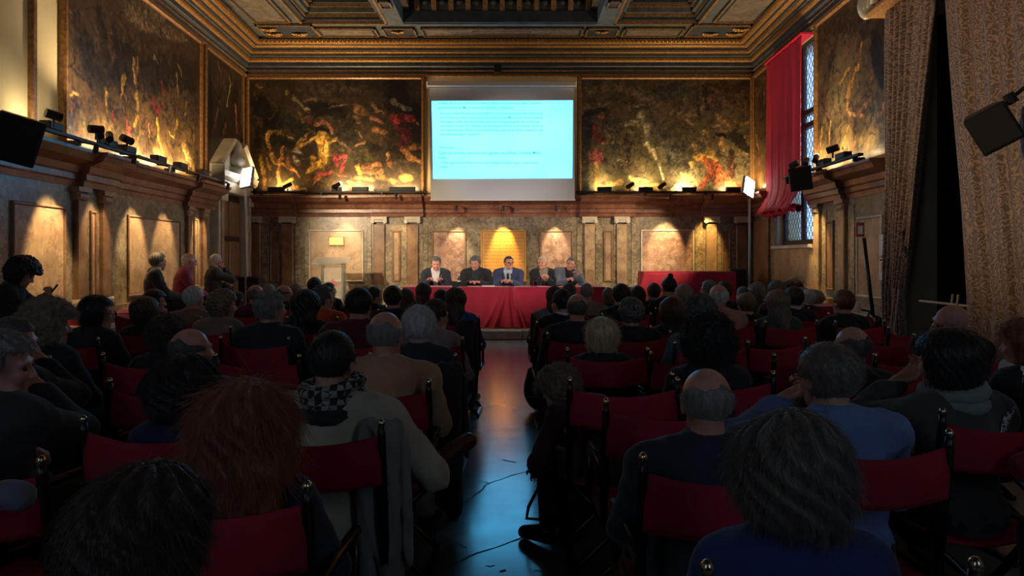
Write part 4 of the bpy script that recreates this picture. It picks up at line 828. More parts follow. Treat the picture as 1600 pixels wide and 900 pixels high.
for k, (fr, a, d, aim, pw, lb) in enumerate(((FL, 8.55, .5, (-.2, 15.0, 3.6), .7, 'white spotlight on the left cornice turned toward the projection screen'), (FL, 9.3, .5, (-2.6, 15.3, 1.5), 1.0, 'stage spotlight on the left cornice pilaster break'), (FR, 11.75, .5, (2.4, 14.9, 1.6), .6, 'stage spotlight on the right cornice next to the window'), (FL, 7.7, .5, (-.1, 14.1, 1.5), 1.01 * .75, 'stage spotlight on the left cornice by the loudspeaker'), (FR, 10.1, .55, (-.3, 14.1, 1.45), .6 * 1.01, 'stage spotlight on the right cornice pointing at the panel table'), (FL, 5.6, .5, (4.9, 6.8, 3.9), .9, 'added spotlight on the left cornice turned to the damask curtain'))):  # screen and curtain spots are unseen additions that brighten those cloths
    r = empty('stage_spot', fr.p(a, d, 2.935)); tag(r, lb, 'lamp'); f2, zz = relf(r, fr); o = r.location
    q = Vector(f2.p(a, d, .13)); dv = (Vector(aim) - o - q).normalized()
    MB().tube([f2.p(a, d, 0), q], .012, 6).build('lamp_bracket', M_black, r); MB().tube([q - dv * .08, q + dv * .08], .05, 10).build('lamp_can', M_black, r)
    light('lamp_light', 'SPOT', q + dv * .12, Vector(aim) - o, L_WASH * pw, (1, .97, .95) if 'white' in lb else (1, .82, .64) if 'panel' in lb or a == 7.7 else (1, .74, .45), r, spot_size=R(22 if 'white' in lb else 27 if 'panel' in lb or a == 7.7 else 42), spot_blend=.8, shadow_soft_size=.06)
# ================================================================== PEOPLE
# bodies, clothes and hair are smooth unions of tapering limbs, meshed as one continuous surface each
def seg(a, b, r1, r2, k=.02): return ('c', np.array(a, float), np.array(b, float), r1, r2, k)
def ell(c, r, k=.02, M=None): return ('e', np.array(c, float), np.array(r, float), np.eye(3) if M is None else M, k)
def inflate(pr, t):
    if pr[0] == 'c': return ('c', pr[1], pr[2], pr[3] + t, pr[4] + t, pr[5])
    return ('e', pr[1], pr[2] + t, pr[3], pr[4])
def xf(pr, M, o):
    if pr[0] == 'c': return ('c', M @ pr[1] + o, M @ pr[2] + o, pr[3], pr[4], pr[5])
    return ('e', M @ pr[1] + o, pr[2], M @ pr[3], pr[4])
def bounds(pr):
    if pr[0] == 'c': r = max(pr[3], pr[4]); return np.minimum(pr[1], pr[2]) - r, np.maximum(pr[1], pr[2]) + r
    r = pr[2].max(); return pr[1] - r, pr[1] + r
def field(prims, h, fine=None, cut=None, pad=.03, disp=None):
    lo = np.min([bounds(p)[0] for p in prims], 0) - pad; hi = np.max([bounds(p)[1] for p in prims], 0) + pad
    axs = []
    for i in range(3):
        if fine is None: axs.append(np.arange(lo[i], hi[i], h))
        else:
            (fl, fh, fhh) = fine[i], fine[i + 3], fine[6]; x = []; v = lo[i]
            while v < hi[i]: x.append(v); v += fhh if fl < v < fh else h
            axs.append(np.array(x))
    xs, ys, zs = axs; D = np.full((len(xs), len(ys), len(zs)), .1, np.float32)
    for p in prims:
        a, b = bounds(p); k = p[-1]; m = .04 + k
        I = [slice(max(0, np.searchsorted(ax, a[i] - m) - 1), np.searchsorted(ax, b[i] + m) + 1) for i, ax in enumerate(axs)]
        X = xs[I[0]][:, None, None]; Y = ys[I[1]][None, :, None]; Z = zs[I[2]][None, None, :]
        if p[0] == 'c':
            A, B = p[1], p[2]; d = B - A; L = d @ d + 1e-12
            t = np.clip(((X - A[0]) * d[0] + (Y - A[1]) * d[1] + (Z - A[2]) * d[2]) / L, 0, 1)
            s = np.sqrt((X - A[0] - t * d[0]) ** 2 + (Y - A[1] - t * d[1]) ** 2 + (Z - A[2] - t * d[2]) ** 2) - (p[3] + (p[4] - p[3]) * t)
        else:
            M = p[3]; c = p[1]; r = p[2]; dx, dy, dz = X - c[0], Y - c[1], Z - c[2]
            q = [(M[0, j] * dx + M[1, j] * dy + M[2, j] * dz) for j in range(3)]
            k0 = np.sqrt(sum((q[j] / r[j]) ** 2 for j in range(3))); k1 = np.sqrt(sum((q[j] / r[j] ** 2) ** 2 for j in range(3))) + 1e-9
            s = k0 * (k0 - 1) / k1
        o = D[I[0], I[1], I[2]]; kk = abs(k); 
        if k >= 0:
            hh = np.maximum(kk - np.abs(o - s), 0) / max(kk, 1e-6); D[I[0], I[1], I[2]] = np.minimum(o, s) - hh * hh * kk * .25
        else:                                   # negative k: carve
            s = -s; hh = np.maximum(kk - np.abs(o - s), 0) / kk; D[I[0], I[1], I[2]] = np.maximum(o, s) + hh * hh * kk * .25
    X = xs[:, None, None]; Y = ys[None, :, None]; Z = zs[None, None, :]
    if disp is not None: D = D + disp(X, Y, Z)
    if cut is not None: D = np.maximum(D, cut(X, Y, Z))
    D[0] = D[-1] = .1; D[:, 0] = D[:, -1] = .1; D[:, :, 0] = D[:, :, -1] = .1
    return D, xs, ys, zs
def nets(name, D, xs, ys, zs):
    nx, ny, nz = D.shape; S_ = D < 0
    c = np.zeros((nx - 1, ny - 1, nz - 1), np.int8)
    for i in (0, 1):
        for j in (0, 1):
            for k in (0, 1): c += S_[i:nx - 1 + i, j:ny - 1 + j, k:nz - 1 + k]
    mx = (c > 0) & (c < 8); idx = np.full(mx.shape, -1, np.int64); ii, jj, kk = np.nonzero(mx); idx[ii, jj, kk] = np.arange(len(ii))
    acc = np.zeros((len(ii), 3)); cnt = np.zeros(len(ii)); G3 = np.stack
    def pos(a): return np.stack([xs[ii + a[0]], ys[jj + a[1]], zs[kk + a[2]]], 1)
    for ax in range(3):
        for u in (0, 1):
            for v in (0, 1):
                a = [0, 0, 0]; o = [q for q in range(3) if q != ax]; a[o[0]] = u; a[o[1]] = v; b = list(a); b[ax] = 1
                da = D[ii + a[0], jj + a[1], kk + a[2]]; db = D[ii + b[0], jj + b[1], kk + b[2]]; m = (da < 0) != (db < 0)
                t = np.where(m, da / np.where(m, da - db, 1), 0)[:, None]; pa, pb = pos(a), pos(b)
                acc += np.where(m[:, None], pa + (pb - pa) * t, 0); cnt += m
    V = acc / cnt[:, None]; Fs = []
    e = S_[:-1] != S_[1:]; e[:, 0] = 0; e[:, :, 0] = 0; e[:, -1] = 0; e[:, :, -1] = 0; i, j, k = np.nonzero(e); f = np.stack([idx[i, j - 1, k - 1], idx[i, j, k - 1], idx[i, j, k], idx[i, j - 1, k]], 1); fl = S_[i, j, k]; Fs.append(np.where(fl[:, None], f, f[:, ::-1]))
    e = S_[:, :-1] != S_[:, 1:]; e[0] = 0; e[:, :, 0] = 0; e[-1] = 0; e[:, :, -1] = 0; i, j, k = np.nonzero(e); f = np.stack([idx[i - 1, j, k - 1], idx[i - 1, j, k], idx[i, j, k], idx[i, j, k - 1]], 1); fl = S_[i, j, k]; Fs.append(np.where(fl[:, None], f, f[:, ::-1]))
    e = S_[:, :, :-1] != S_[:, :, 1:]; e[0] = 0; e[:, 0] = 0; e[-1] = 0; e[:, -1] = 0; i, j, k = np.nonzero(e); f = np.stack([idx[i - 1, j - 1, k], idx[i, j - 1, k], idx[i, j, k], idx[i - 1, j, k]], 1); fl = S_[i, j, k]; Fs.append(np.where(fl[:, None], f, f[:, ::-1]))
    Fq = np.concatenate(Fs)
    me = bpy.data.meshes.new(name); me.vertices.add(len(V)); me.vertices.foreach_set('co', V.astype(np.float32).ravel())
    me.loops.add(Fq.size); me.loops.foreach_set('vertex_index', Fq.astype(np.int32).ravel())
    me.polygons.add(len(Fq)); me.polygons.foreach_set('loop_start', (np.arange(len(Fq)) * 4).astype(np.int32)); me.update(calc_edges=True); me.validate(); me.shade_smooth()
    return me
def rotm(yaw=0, pitch=0, roll=0):      # yaw left positive, pitch down positive (forward = +y)
    return np.array(Euler((R(-pitch), R(roll), R(yaw)), 'XYZ').to_matrix())
def ik(a, b, l1, l2, hint):
    a, b = np.array(a, float), np.array(b, float); d = b - a; L = np.linalg.norm(d); L2 = min(L, (l1 + l2) * .995); u = d / L
    x = (l1 * l1 - l2 * l2 + L2 * L2) / (2 * L2); hh = math.sqrt(max(0, l1 * l1 - x * x)); h = np.array(hint, float); h = h - u * (h @ u); h /= np.linalg.norm(h) + 1e-9
    return a + u * x + h * hh, a + u * L2
HEAD = [ell((0, -.014, .022), (.079, .097, .091), .02), ell((0, .028, -.036), (.057, .066, .084), .03), seg((-.03, .05, -.085), (.03, .05, -.085), .024, .024, .03), seg((0, .078, -.1), (0, .076, -.098), .02, .02, .02),
        seg((0, .092, .008), (0, .112, -.03), .008, .0135, .012), seg((-.013, .1, -.036), (.013, .1, -.036), .008, .008, .008), seg((-.04, .079, .022), (.04, .079, .022), .011, .011, .014),
        ell((-.033, .07, -.03), (.026, .024, .024), .02), ell((.033, .07, -.03), (.026, .024, .024), .02), seg((-.02, .089, -.066), (.02, .089, -.066), .0075, .0075, .006), seg((-.016, .087, -.077), (.016, .087, -.077), .007, .007, .006),
        ell((-.077, -.004, -.012), (.008, .021, .032), .006), ell((.077, -.004, -.012), (.008, .021, .032), .006),
        ell((-.031, .1, .004), (.016, .012, .011), -.012), ell((.031, .1, .004), (.016, .012, .011), -.012)]
def hand(w, d, palm_n, curl=.5, side=1):
    """palm with four unequal bent fingers and a thumb; w wrist, d direction, palm_n palm normal"""
    d = np.array(d, float) / np.linalg.norm(d); n = np.array(palm_n, float); n = n - d * (n @ d); n /= np.linalg.norm(n); x = np.cross(d, n) * side; out = []
    w = np.array(w, float)
    out.append(seg(w, w + d * .03, .027, .026, .02))
    for i, (o, L) in enumerate(((-.030, .078), (-.010, .088), (.011, .083), (.030, .064))):
        k = w + d * .085 + x * o; out.append(seg(w + d * .03 + x * o * .55, k, .0155, .0115, .014))
        d1 = d * math.cos(curl * .9) + n * math.sin(curl * .9); p1 = k + (d1 + x * o * 2.2) * L * .42; d2 = d * math.cos(curl * 2) + n * math.sin(curl * 2); p2 = p1 + d2 * L * .33; d3 = d * math.cos(curl * 2.8) + n * math.sin(curl * 2.8); p3 = p2 + d3 * L * .26
        out += [seg(k, p1, .0098, .0088, .004), seg(p1, p2, .0088, .008, .004), seg(p2, p3, .008, .0068, .004)]
    t0 = w + d * .03 - x * .022; t1 = t0 - x * .032 + d * .03 + n * .012; t2 = t1 + d * .032 + n * .012 - x * .004
    out += [seg(t0, t1, .014, .0105, .01), seg(t1, t2, .0105, .0085, .005)]
    return out
def fold(amp=.004, f=1.0, ph=0.0):
    return lambda X, Y, Z: (amp * (np.sin(31 * f * X + 17 * Z + 9 * np.sin(8 * Y + ph)) * np.sin(23 * f * Z + 12 * Y + 5 * np.sin(11 * X + ph)) + .6 * np.sin(61 * Z * f + 25 * X + ph) * np.sin(14 * Y + 33 * X + ph))).astype(np.float32)
BODY = {}
def make_body(key, sw=.185, lean=-4, head=(0, 0, 0), hands=None, bulk=1.0, legs='sit', res=.0115, hres=.0075, v=False, side_lean=0, coat=False, eyes=False, palms=None, curl=.7, top_noise=.004, sleeve=True):
    rs = np.random.RandomState(len(BODY) + 3)
    Mx = rotm(0, 0, 0); T = rotm(0, lean, side_lean); dr_ = T @ np.array([0, 0, 1.])
    P0 = np.array([0, 0, .53]); nb = P0 + dr_ * .455; pivot = nb + dr_ * .018
    Mh = rotm(*head); Mh = T @ Mh if abs(lean) > 20 else Mh
    hc = pivot + Mh @ np.array([0, .022, .128])
    lc = lambda x, y, z: P0 + T @ np.array([x, y, z])
    torso = [ell(lc(0, 0, .0), (.168 * bulk, .125, .11), .05, T), ell(lc(0, .005, .16), (.15 * bulk, .112 * bulk, .15), .06, T), ell(lc(0, -.01, .31), (.168, .112 * min(bulk, 1.1), .15), .06, T),
             seg(lc(-sw * .8, -.01, .40), lc(sw * .8, -.01, .40), .06, .06, .05), seg(lc(-.03, -.005, .45), lc(-sw, -.012, .395), .05, .058, .04), seg(lc(.03, -.005, .45), lc(sw, -.012, .395), .05, .058, .04)]
    hands = hands or ((-.1, .3, .62), (.1, .3, .62)); arms = []; hnd = []; wr = []
    for si, s in ((0, -1), (1, 1)):
        sh = lc(s * sw, -.01, .39); tgt = hands[si]
        hint = (s * .8, -.25, -.75) if not (palms and len(palms) > 2 and palms[2]) else (s * .45, -.2, -.8)
        el, wrp = ik(sh, tgt, .285, .25, hint); arms.append((seg(sh, el, .052, .043, .03), seg(el, wrp, .043, .028, .02), el, wrp)); wr.append(wrp)
        d = wrp - el; pn = palms[si] if palms else (0, 0, -1)
        hnd += hand(wrp, d, pn, curl, s)
    hips = [lc(-.09, 0, -.01), lc(.09, 0, -.01)]; hips = [np.array([-.09, .0, .52]), np.array([.09, .0, .52])]
    if legs == 'sit': kn = [(-.13, .43, .53), (.13, .43, .53)]; an = [(-.13, .42, .1), (.13, .44, .1)]
    elif legs == 'under': kn = [(-.12, .43, .53), (.12, .43, .53)]; an = [(-.1, .3, .1), (.1, .26, .1)]
    elif legs == 'cross': kn = [(.02, .46, .66), (.13, .43, .53)]; an = [(.33, .55, .60), (.13, .42, .1)]
    elif legs == 'wide': kn = [(-.2, .42, .53), (.2, .42, .53)]; an = [(-.2, .42, .1), (.22, .45, .1)]
    elif legs == 'high': kn = [(-.11, .42, .53), (.12, .42, .53)]; an = [(-.11, .45, .13), (.13, .4, .1)]
    kn = [np.array(k) for k in kn]; an = [np.array(a) for a in an]
    if legs == 'cross': feet = [(an[0], an[0] + np.array([.13, .16, .06])), (an[1], an[1] + np.array([.03, .17, -.05]))]
    else: feet = [(a, a + np.array([s * .03, .17, -.05])) for a, s in zip(an, (-1, 1))]
    thigh = [seg(hips[i], kn[i], .088 * min(bulk, 1.1), .06, .03) for i in (0, 1)]; shin = [seg(kn[i], an[i], .057, .038, .02) for i in (0, 1)]
    foot = [seg(f[0], f[1], .036, .03, .02) for f in feet]
    neck = [seg(nb - dr_ * .02, hc + Mh @ np.array([0, -.035, -.06]), .06, .05, .03)]
    hd = [xf(p, Mh, hc) for p in HEAD]
    pr = torso + [a[0] for a in arms] + [a[1] for a in arms] + thigh + shin + foot + neck + hd[:-2] + hnd + hd[-2:]
    fine = (hc[0] - .1, hc[1] - .14, hc[2] - .16, hc[0] + .1, hc[1] + .15, hc[2] + .14, hres)
    B = {'body': nets('body_' + key, *field(pr, res, fine)), 'hc': hc, 'Mh': Mh, 'T': T, 'nb': nb, 'P0': P0, 'wr': wr, 'feet': feet, 'dir': dr_}
    th = .016
    cutz = lambda X, Y, Z: np.maximum((X - nb[0]) * dr_[0] + (Y - nb[1]) * dr_[1] + (Z - nb[2]) * dr_[2] - .058, np.where(Y > .2, .40 - Z, (.40 if not coat else .3) - Z) + 0 * X)
    ar = [seg(a[2], a[2] + (a[3] - a[2]) * .93, .043, .033, .02) for a in arms]; up = [a[0] for a in arms]
    tp = [inflate(p, th) for p in torso + up + (ar if sleeve else [])] + [seg(nb - dr_ * .03, nb + dr_ * .05, .09, .062, .04)]
    cut = cutz
    if v:                                              # open jacket: a wedge at the front shows the shirt
        def cut(X, Y, Z):
            x, y, z = X - P0[0], Y - P0[1], Z - P0[2]
            lx = T[0, 0] * x + T[1, 0] * y + T[2, 0] * z; ly = T[0, 1] * x + T[1, 1] * y + T[2, 1] * z; lz = T[0, 2] * x + T[1, 2] * y + T[2, 2] * z
            wdg = np.minimum(.012 + .2 * np.maximum(lz - .1, 0) - np.abs(lx), ly + .02)
            return np.maximum(cutz(X, Y, Z), wdg)
        tp = [inflate(p, .008) for p in tp]
        sp = [inflate(p, .008) for p in torso + up] + [seg(nb - dr_ * .03, nb + dr_ * .05, .075, .06, .03)]
        B['shirt'] = nets('shirt_' + key, *field(sp, .014, cut=cutz))
    B['top'] = nets('top_' + key, *field(tp, .0125, cut=cut, disp=fold(top_noise, 1, len(BODY))))
    lg = [inflate(p, .014) for p in thigh + shin] + [ell((0, 0, .51), (.175 * bulk, .135, .1), .04)]
    B['legs'] = nets('legs_' + key, *field(lg, .02, cut=lambda X, Y, Z: np.maximum(.1 - Z, Z - .64 if legs != 'cross' else Z - .75) + 0 * X + 0 * Y))
    B['shoes'] = []
    for f0, f1 in feet:
      sh = [seg(f0, f1, .043, .036, .02), seg(f0 + np.array([0, -.02, -.045 if legs != 'cross' or f0[2] < .3 else 0]), f1 + np.array([0, .02, -.012]), .034, .036, .02)]
      B['shoes'].append(nets('shoe_' + key, *field(sh, .012, cut=lambda X, Y, Z: .005 - Z + 0 * X + 0 * Y)))
    B['eyes'] = eyes
    BODY[key] = B
make_body('man'); make_body('man_right', head=(-32, 0, 0), lean=-2); make_body('man_left', head=(30, 3, 0), lean=-5)
make_body('man_down', head=(8, 24, 3), lean=4); make_body('woman', sw=.16, lean=-3, bulk=.93); make_body('woman_right', sw=.16, head=(-40, 4, 4), lean=0, bulk=.92)
make_body('woman_left', sw=.16, head=(34, 6, -4), lean=-2, bulk=.95)
make_body('broad', sw=.205, bulk=1.15, lean=-3, head=(-6, 2, 0)); 
make_body('blazer', sw=.215, bulk=1.08, lean=2, head=(-8, 2, 0), legs='cross', hands=((.05, .36, .68), (.3, .28, .66)), top_noise=.006, res=.01)
make_body('bent', sw=.17, lean=48, head=(18, 5, 0), hands=((-.15, .5, .45), (.1, .5, .5)), top_noise=.006)
make_body('chin', sw=.205, bulk=1.12, lean=3, head=(14, 4, 0), hands=((-.1, .2, 1.02), (.12, .3, .62)), palms=((0, -.3, 1), (0, 0, -1)), curl=1.1, legs='wide', res=.0095, top_noise=.007, sleeve=True)
make_body('scarfed', sw=.18, lean=4, head=(28, 4, -4), hands=((-.13, .22, 1.02), (.12, .3, .62)), palms=((.6, -.3, 1), (0, 0, -1)), curl=.6, top_noise=.006)
make_body('profile', sw=.19, lean=8, head=(78, 12, -22), hands=((-.1, .3, .7), (.12, .3, .7)), eyes=True)
make_body('phone', sw=.165, lean=10, head=(-6, 30, 0), hands=((-.06, .36, .86), (.06, .36, .86)), palms=((.2, -.5, .8), (-.2, -.5, .8)), curl=.9, eyes=True, res=.009)
make_body('wall_man', sw=.185, lean=2, head=(22, 6, 0), hands=((-.06, .32, .62), (.1, .34, .62)), eyes=True, v=True, legs='high')
make_body('wall_bald', sw=.18, lean=12, head=(16, 10, 0), hands=((-.06, .36, .6), (.08, .36, .6)), eyes=True, legs='high')
make_body('wall_chin', sw=.19, lean=6, head=(30, 5, 0), hands=((-.06, .25, .72), (.04, .19, 1.0)), palms=((0, 0, -1), (0, -.2, 1)), curl=1.0, eyes=True, v=True, legs='high')
TB = .74
make_body('panel_writing', sw=.19, lean=9, head=(4, 18, 0), hands=((-.13, .33, TB + .06), (.13, .3, TB + .06)), palms=((0, 0, -1), (0, 0, -1), 1), eyes=True, v=True, legs='under', res=.009)
make_body('panel_down', sw=.21, lean=5, head=(-12, 15, 0), hands=((-.1, .26, TB + .02), (.1, .26, TB + .02)), palms=((0, 0, -1), (0, 0, -1)), eyes=True, v=True, legs='under', res=.009)
make_body('panel_mid', sw=.205, lean=5, head=(24, 3, 0), hands=((-.09, .36, TB + .04), (.1, .34, TB + .04)), palms=((.5, 0, -1), (-.5, 0, -1), 1), eyes=True, v=True, legs='under', res=.009)
make_body('panel_clasp', sw=.175, lean=6, head=(-30, 4, 0), hands=((-.05, .3, TB + .1), (.05, .3, TB + .1)), palms=((.8, 0, -.6), (-.8, 0, -.6), 1), eyes=True, v=True, legs='under', bulk=.95, res=.009)
make_body('panel_leaning', sw=.2, lean=8, side_lean=-12, head=(-14, 8, -14), hands=((-.22, .28, TB + .14), (.0, .34, TB + .07)), palms=((.3, 0, -1), (-.4, 0, -1), 1), eyes=True, v=True, legs='under', res=.009)

# ------------------------------------------------------------------ hair
HAIR = {}
def make_hair(key, prims, cut=None, disp=None, h=.0075, w=.17, strands=0, slen=.05, down=.6, lift=.35, thin=.0011):
    D = field(prims, h, cut=cut, disp=disp, pad=.03); me = nets('hair_' + key, *D)
    sm = None
    if strands:
        n = len(me.vertices); co = np.empty(n * 3, np.float32); me.vertices.foreach_get('co', co); co = co.reshape(-1, 3)
        no = np.empty(n * 3, np.float32); me.vertices.foreach_get('normal', no); no = no.reshape(-1, 3)
        rs = np.random.RandomState(4); pick = rs.choice(n, min(n, strands), replace=False)
        V = []; Fc = []
        for q in pick:
            p = co[q].astype(float); nn = no[q].astype(float)
            if nn[2] < -.6 : continue
            g = np.array([0, 0, -1.]); tg = g - nn * (g @ nn) + rs.randn(3) * (.15 + .5 * lift); tg /= np.linalg.norm(tg) + 1e-6
            L = slen * rs.uniform(.5, 1.2); pts = [p - nn * .004, p + (nn * lift + tg * .5) * L * .5, p + (nn * lift * 1.3 * (1 - down * .6) + tg * (.6 + down * .4)) * L]
            r = thin; x = np.cross(tg, nn); b0 = len(V)
            for i, pp in enumerate(pts):
                rr = r * (1, .9, .35)[i]; V += [pp + x * rr, pp - x * rr, pp + nn * rr * 1.5]
            for i in (0, 1):
                for k in range(3): a = b0 + i * 3 + k; c = b0 + i * 3 + (k + 1) % 3; Fc.append((a, c, c + 3, a + 3))
        sm = bpy.data.meshes.new('strands_' + key); sm.from_pydata([tuple(x) for x in V], [], Fc); sm.shade_smooth()
    HAIR[key] = (me, w, sm)
SK_ = lambda t, z=0, y=0: ell((0, -.014 + y, .023 + z), (.08 + t, .098 + t, .092 + t), .02)
def wv(amp, f=60, tw=1): return lambda X, Y, Z: (amp * (np.sin(f * np.arctan2(X, -Y + .02) * .35 * tw + 10 * np.sin(14 * Z)) + .6 * np.sin(f * .6 * X + f * .5 * Z + 8 * Y))).astype(np.float32)
def cl(amp, f=70): return lambda X, Y, Z: (amp * (np.sin(f * X + 5 * np.sin(30 * Z)) * np.sin(f * Y + 4 * np.sin(26 * X)) * np.sin(f * Z + 4 * np.sin(28 * Y))) * 2.2 + amp * .5 * np.sin(f * 1.9 * X + 3) * np.sin(f * 1.7 * Z + f * Y)).astype(np.float32)
def facecut(yb=.035, zt=.055, zb=-.075, slope=.5, earcut=True):
    # keep hair only above the brow line in front, and above the nape behind
    def c(X, Y, Z):
        f = np.minimum(Y - yb + slope * (Z - .0) * 0, zt - Z)          # face region: in front and below hairline
        ear = np.minimum(np.minimum(Y + .03, .0 - Z), np.abs(X) - .05) if earcut else -1.0
        return np.maximum(np.maximum(f, zb - Z), ear) + 0 * X
    return c
make_hair('short', [SK_(.009)], facecut(.03, .072), wv(.0018, 90), w=.168, strands=900, slen=.022)
make_hair('short_full', [SK_(.018)], facecut(.03, .074, -.08), wv(.003, 70), w=.186, strands=2200, slen=.028, lift=.15, thin=.0008)
make_hair('tousled', [SK_(.026, .004)], facecut(.03, .07, -.085), cl(.005, 80), w=.2, strands=2600, slen=.035, lift=.2, thin=.0008)
def fr_cut(X, Y, Z):
    crown = ((X / .07) ** 2 + ((Y + .0) / .095) ** 2) ; top = np.where(Z > .045 - .45 * np.maximum(-Y - .03, 0) * 0, .5, -1.0)
    top = Z - .062 + .35 * (Y + .1) + .009 * np.sin(60 * X + 40 * Y) + .006 * np.sin(130 * X + 90 * Z)
    ear = np.minimum(np.minimum(Y + .03, .0 - Z), np.abs(X) - .05)
    return np.maximum(np.maximum(np.maximum(top, -.088 - Z + .006 * np.sin(90 * X)), Y - .035), ear)
make_hair('fringe', [SK_(.006)], fr_cut, wv(.002, 90), w=.166, strands=1500, slen=.022, lift=.12, thin=.0007)
make_hair('bob', [SK_(.026), ell((0, -.03, -.04), (.093, .082, .09), .03)], facecut(.03, .066, -.115, earcut=False), wv(.0028, 80), w=.205, strands=900, slen=.045, down=1)
make_hair('long', [SK_(.022), ell((0, -.045, -.08), (.092, .07, .13), .03), seg((0, -.075, -.1), (0, -.1, -.25), .075, .055, .04)], facecut(.03, .05, -.3, earcut=False), wv(.004, 70), w=.2, strands=1500, slen=.06, down=1)
make_hair('wavy_long', [SK_(.036), ell((0, -.04, -.06), (.112, .09, .13), .03), seg((-.05, -.09, -.1), (-.07, -.12, -.27), .075, .05, .04), seg((.05, -.09, -.1), (.06, -.12, -.25), .075, .045, .04)], facecut(.03, .05, -.32, earcut=False), wv(.006, 60), w=.235, strands=9000, slen=.09, down=1, lift=.05, thin=.0007)
make_hair('curly', [SK_(.034), ell((0, -.03, -.03), (.105, .09, .1), .03)], facecut(.035, .05, -.11, earcut=False), cl(.006, 75), w=.22, strands=4500, slen=.04, down=.2, lift=.25, thin=.0008)
make_hair('big_curly', [SK_(.055, .005), ell((0, -.03, -.02), (.128, .115, .12), .03)], facecut(.04, .05, -.12, earcut=False), cl(.006, 80), w=.255, strands=6000, slen=.045, down=.1, lift=.3, thin=.0008)
make_hair('rounded', [SK_(.036, -.002), ell((0, -.035, -.03), (.108, .1, .105), .03)], facecut(.035, .05, -.125, earcut=False), wv(.0075, 42), w=.225, strands=9000, slen=.055, down=1, lift=.0, thin=.0007)
make_hair('bun', [SK_(.01), ell((0, -.05, .13), (.035, .035, .035), .01)], facecut(.03, .06, -.07), wv(.002, 80), w=.17)
for nm in list(HAIR): pass

# ------------------------------------------------------------------ person assembly
SKIN = {'f': mat('fair_skin', (.56, .3, .2), .5, var=.08, scale=25, bump=.1), 'p': mat('pink_skin', (.6, .28, .2), .42, var=.1, scale=25, bump=.1), 't': mat('tanned_skin', (.36, .18, .1), .5, var=.08, scale=25)}
HC = {'black': (.008, .007, .007), 'dark': (.018, .012, .01), 'brown': (.055, .03, .017), 'redbrown': (.3, .085, .035), 'auburn': (.07, .02, .012), 'grey': (.24, .215, .19), 'dgrey': (.1, .09, .078), 'white': (.55, .53, .5), 'blonde': (.6, .44, .26), 'ash': (.3, .22, .15), 'greybrown': (.14, .11, .085), 'sandy': (.2, .12, .06)}
def hmat(c): return mat('hair_' + c, HC[c], .45, var=.35, scale=45, bump=.5, bscale=130, stretch=(1, 1, .25), sheen=.1)
_cc = {}
def cloth(c):
    key = 'cloth_%02x%02x%02x' % tuple(int(min(1, q) * 255) for q in [x ** .45 for x in c])
    return mat(key, c, .85, var=.18, scale=9, bump=.25, bscale=160, sheen=.15)
BK, NV, GY, BR = (.012, .012, .014), (.014, .02, .05), (.06, .06, .06), (.06, .035, .025)
M_eye = mat('dark_eye', (.03, .02, .015), .15); M_shoe = mat('black_shoe_leather', (.012, .011, .01), .35)
mbe = MB().ball((0, 0, 0), .0095, 8, 6); EYE = mbe.mesh('eye', True); EYE.materials.append(M_eye)
glm = MB()
for s in (-1, 1):
    pts = [(s * .033 + .024 * math.cos(t * math.pi / 6), .118, .002 + .018 * math.sin(t * math.pi / 6)) for t in range(13)]; glm.tube(pts, .0018, 5, False); glm.tube([(s * .057, .118, .006), (s * .079, .09, .008), (s * .083, .0, .004)], .0018, 5)
glm.tube([(-.009, .118, .004), (.009, .118, .004)], .0018, 5); GLASSES = glm.mesh('glasses')
def person(x, y, z_top, body, hair, hcol, top, label, yaw=0, w=None, skin='f', trousers=BK, z0=0.0, scale=None, shirt=None, glasses=False, collar=None, group=None, name='person', shoes=None, strands=False, hoff=(0, 0, 0), adj=True, tie=None):
    B = BODY[body]; hm, hw, sm = HAIR[hair] if hair else (None, .166, None)
    s = scale or min(1.07, max(.88, (z_top - z0) / (1.265 if hair not in ('curly', 'big_curly', 'rounded', 'wavy_long') else 1.29)))
    r = empty(name, (x, y, z0), yaw, scale=s)
    if adj:                                            # put the head, not the hips, where the photograph has it
        hcx = Matrix.Rotation(yaw, 3, 'Z') @ Vector((B['hc'][0], B['hc'][1], 0)) * s; r.location = (x - hcx.x, y - hcx.y, z0)
    tag(r, label, 'person', group)
    inst('body', B['body'], r, SKIN[skin])
    if 'shirt' in B:
        inst('shirt', B['shirt'], r, cloth(shirt or (.6, .6, .62))); inst('jacket', B['top'], r, cloth(top))
    else: inst('jacket' if top in (BK, NV) else 'shirt', B['top'], r, cloth(top))
    inst('trousers', B['legs'], r, cloth(trousers)); [inst('shoe', q, r, shoes or M_shoe) for q in B['shoes']]
    Mh = Matrix([list(q) for q in B['Mh']]); hl = Vector(B['hc']); eu = Mh.to_euler()
    if hm:
        k = 1.0 if not w else min(1.35, max(.9, w / s / hw))
        ho = inst('hair', hm, r, hmat(hcol), hl + Mh @ Vector(hoff), eu, (k, (k + 1) / 2, 1 + (k - 1) * .35))
        if sm and strands: tag(inst('hair_strands', sm, ho, hmat(hcol)), kind='stuff')
    if B['eyes']:
        for sg in (-1, 1): inst('eye', EYE, r, None, hl + Mh @ Vector((sg * .031, .086, .004)))
    if glasses: inst('glasses', GLASSES, r, M_black, hl, eu)
    if collar is not None:
        nb = Vector(B['nb']); dd = Vector(B['dir']); inst('collar', COLLAR, r, cloth(collar), nb + dd * .035, Vector(B['dir']).to_track_quat('Z', 'Y').to_euler())
    if tie:
        T = Matrix([list(q) for q in B['T']]); P0 = Vector(B['P0']); inst('tie', TIE, r, cloth(tie), P0, T.to_euler())
    return r
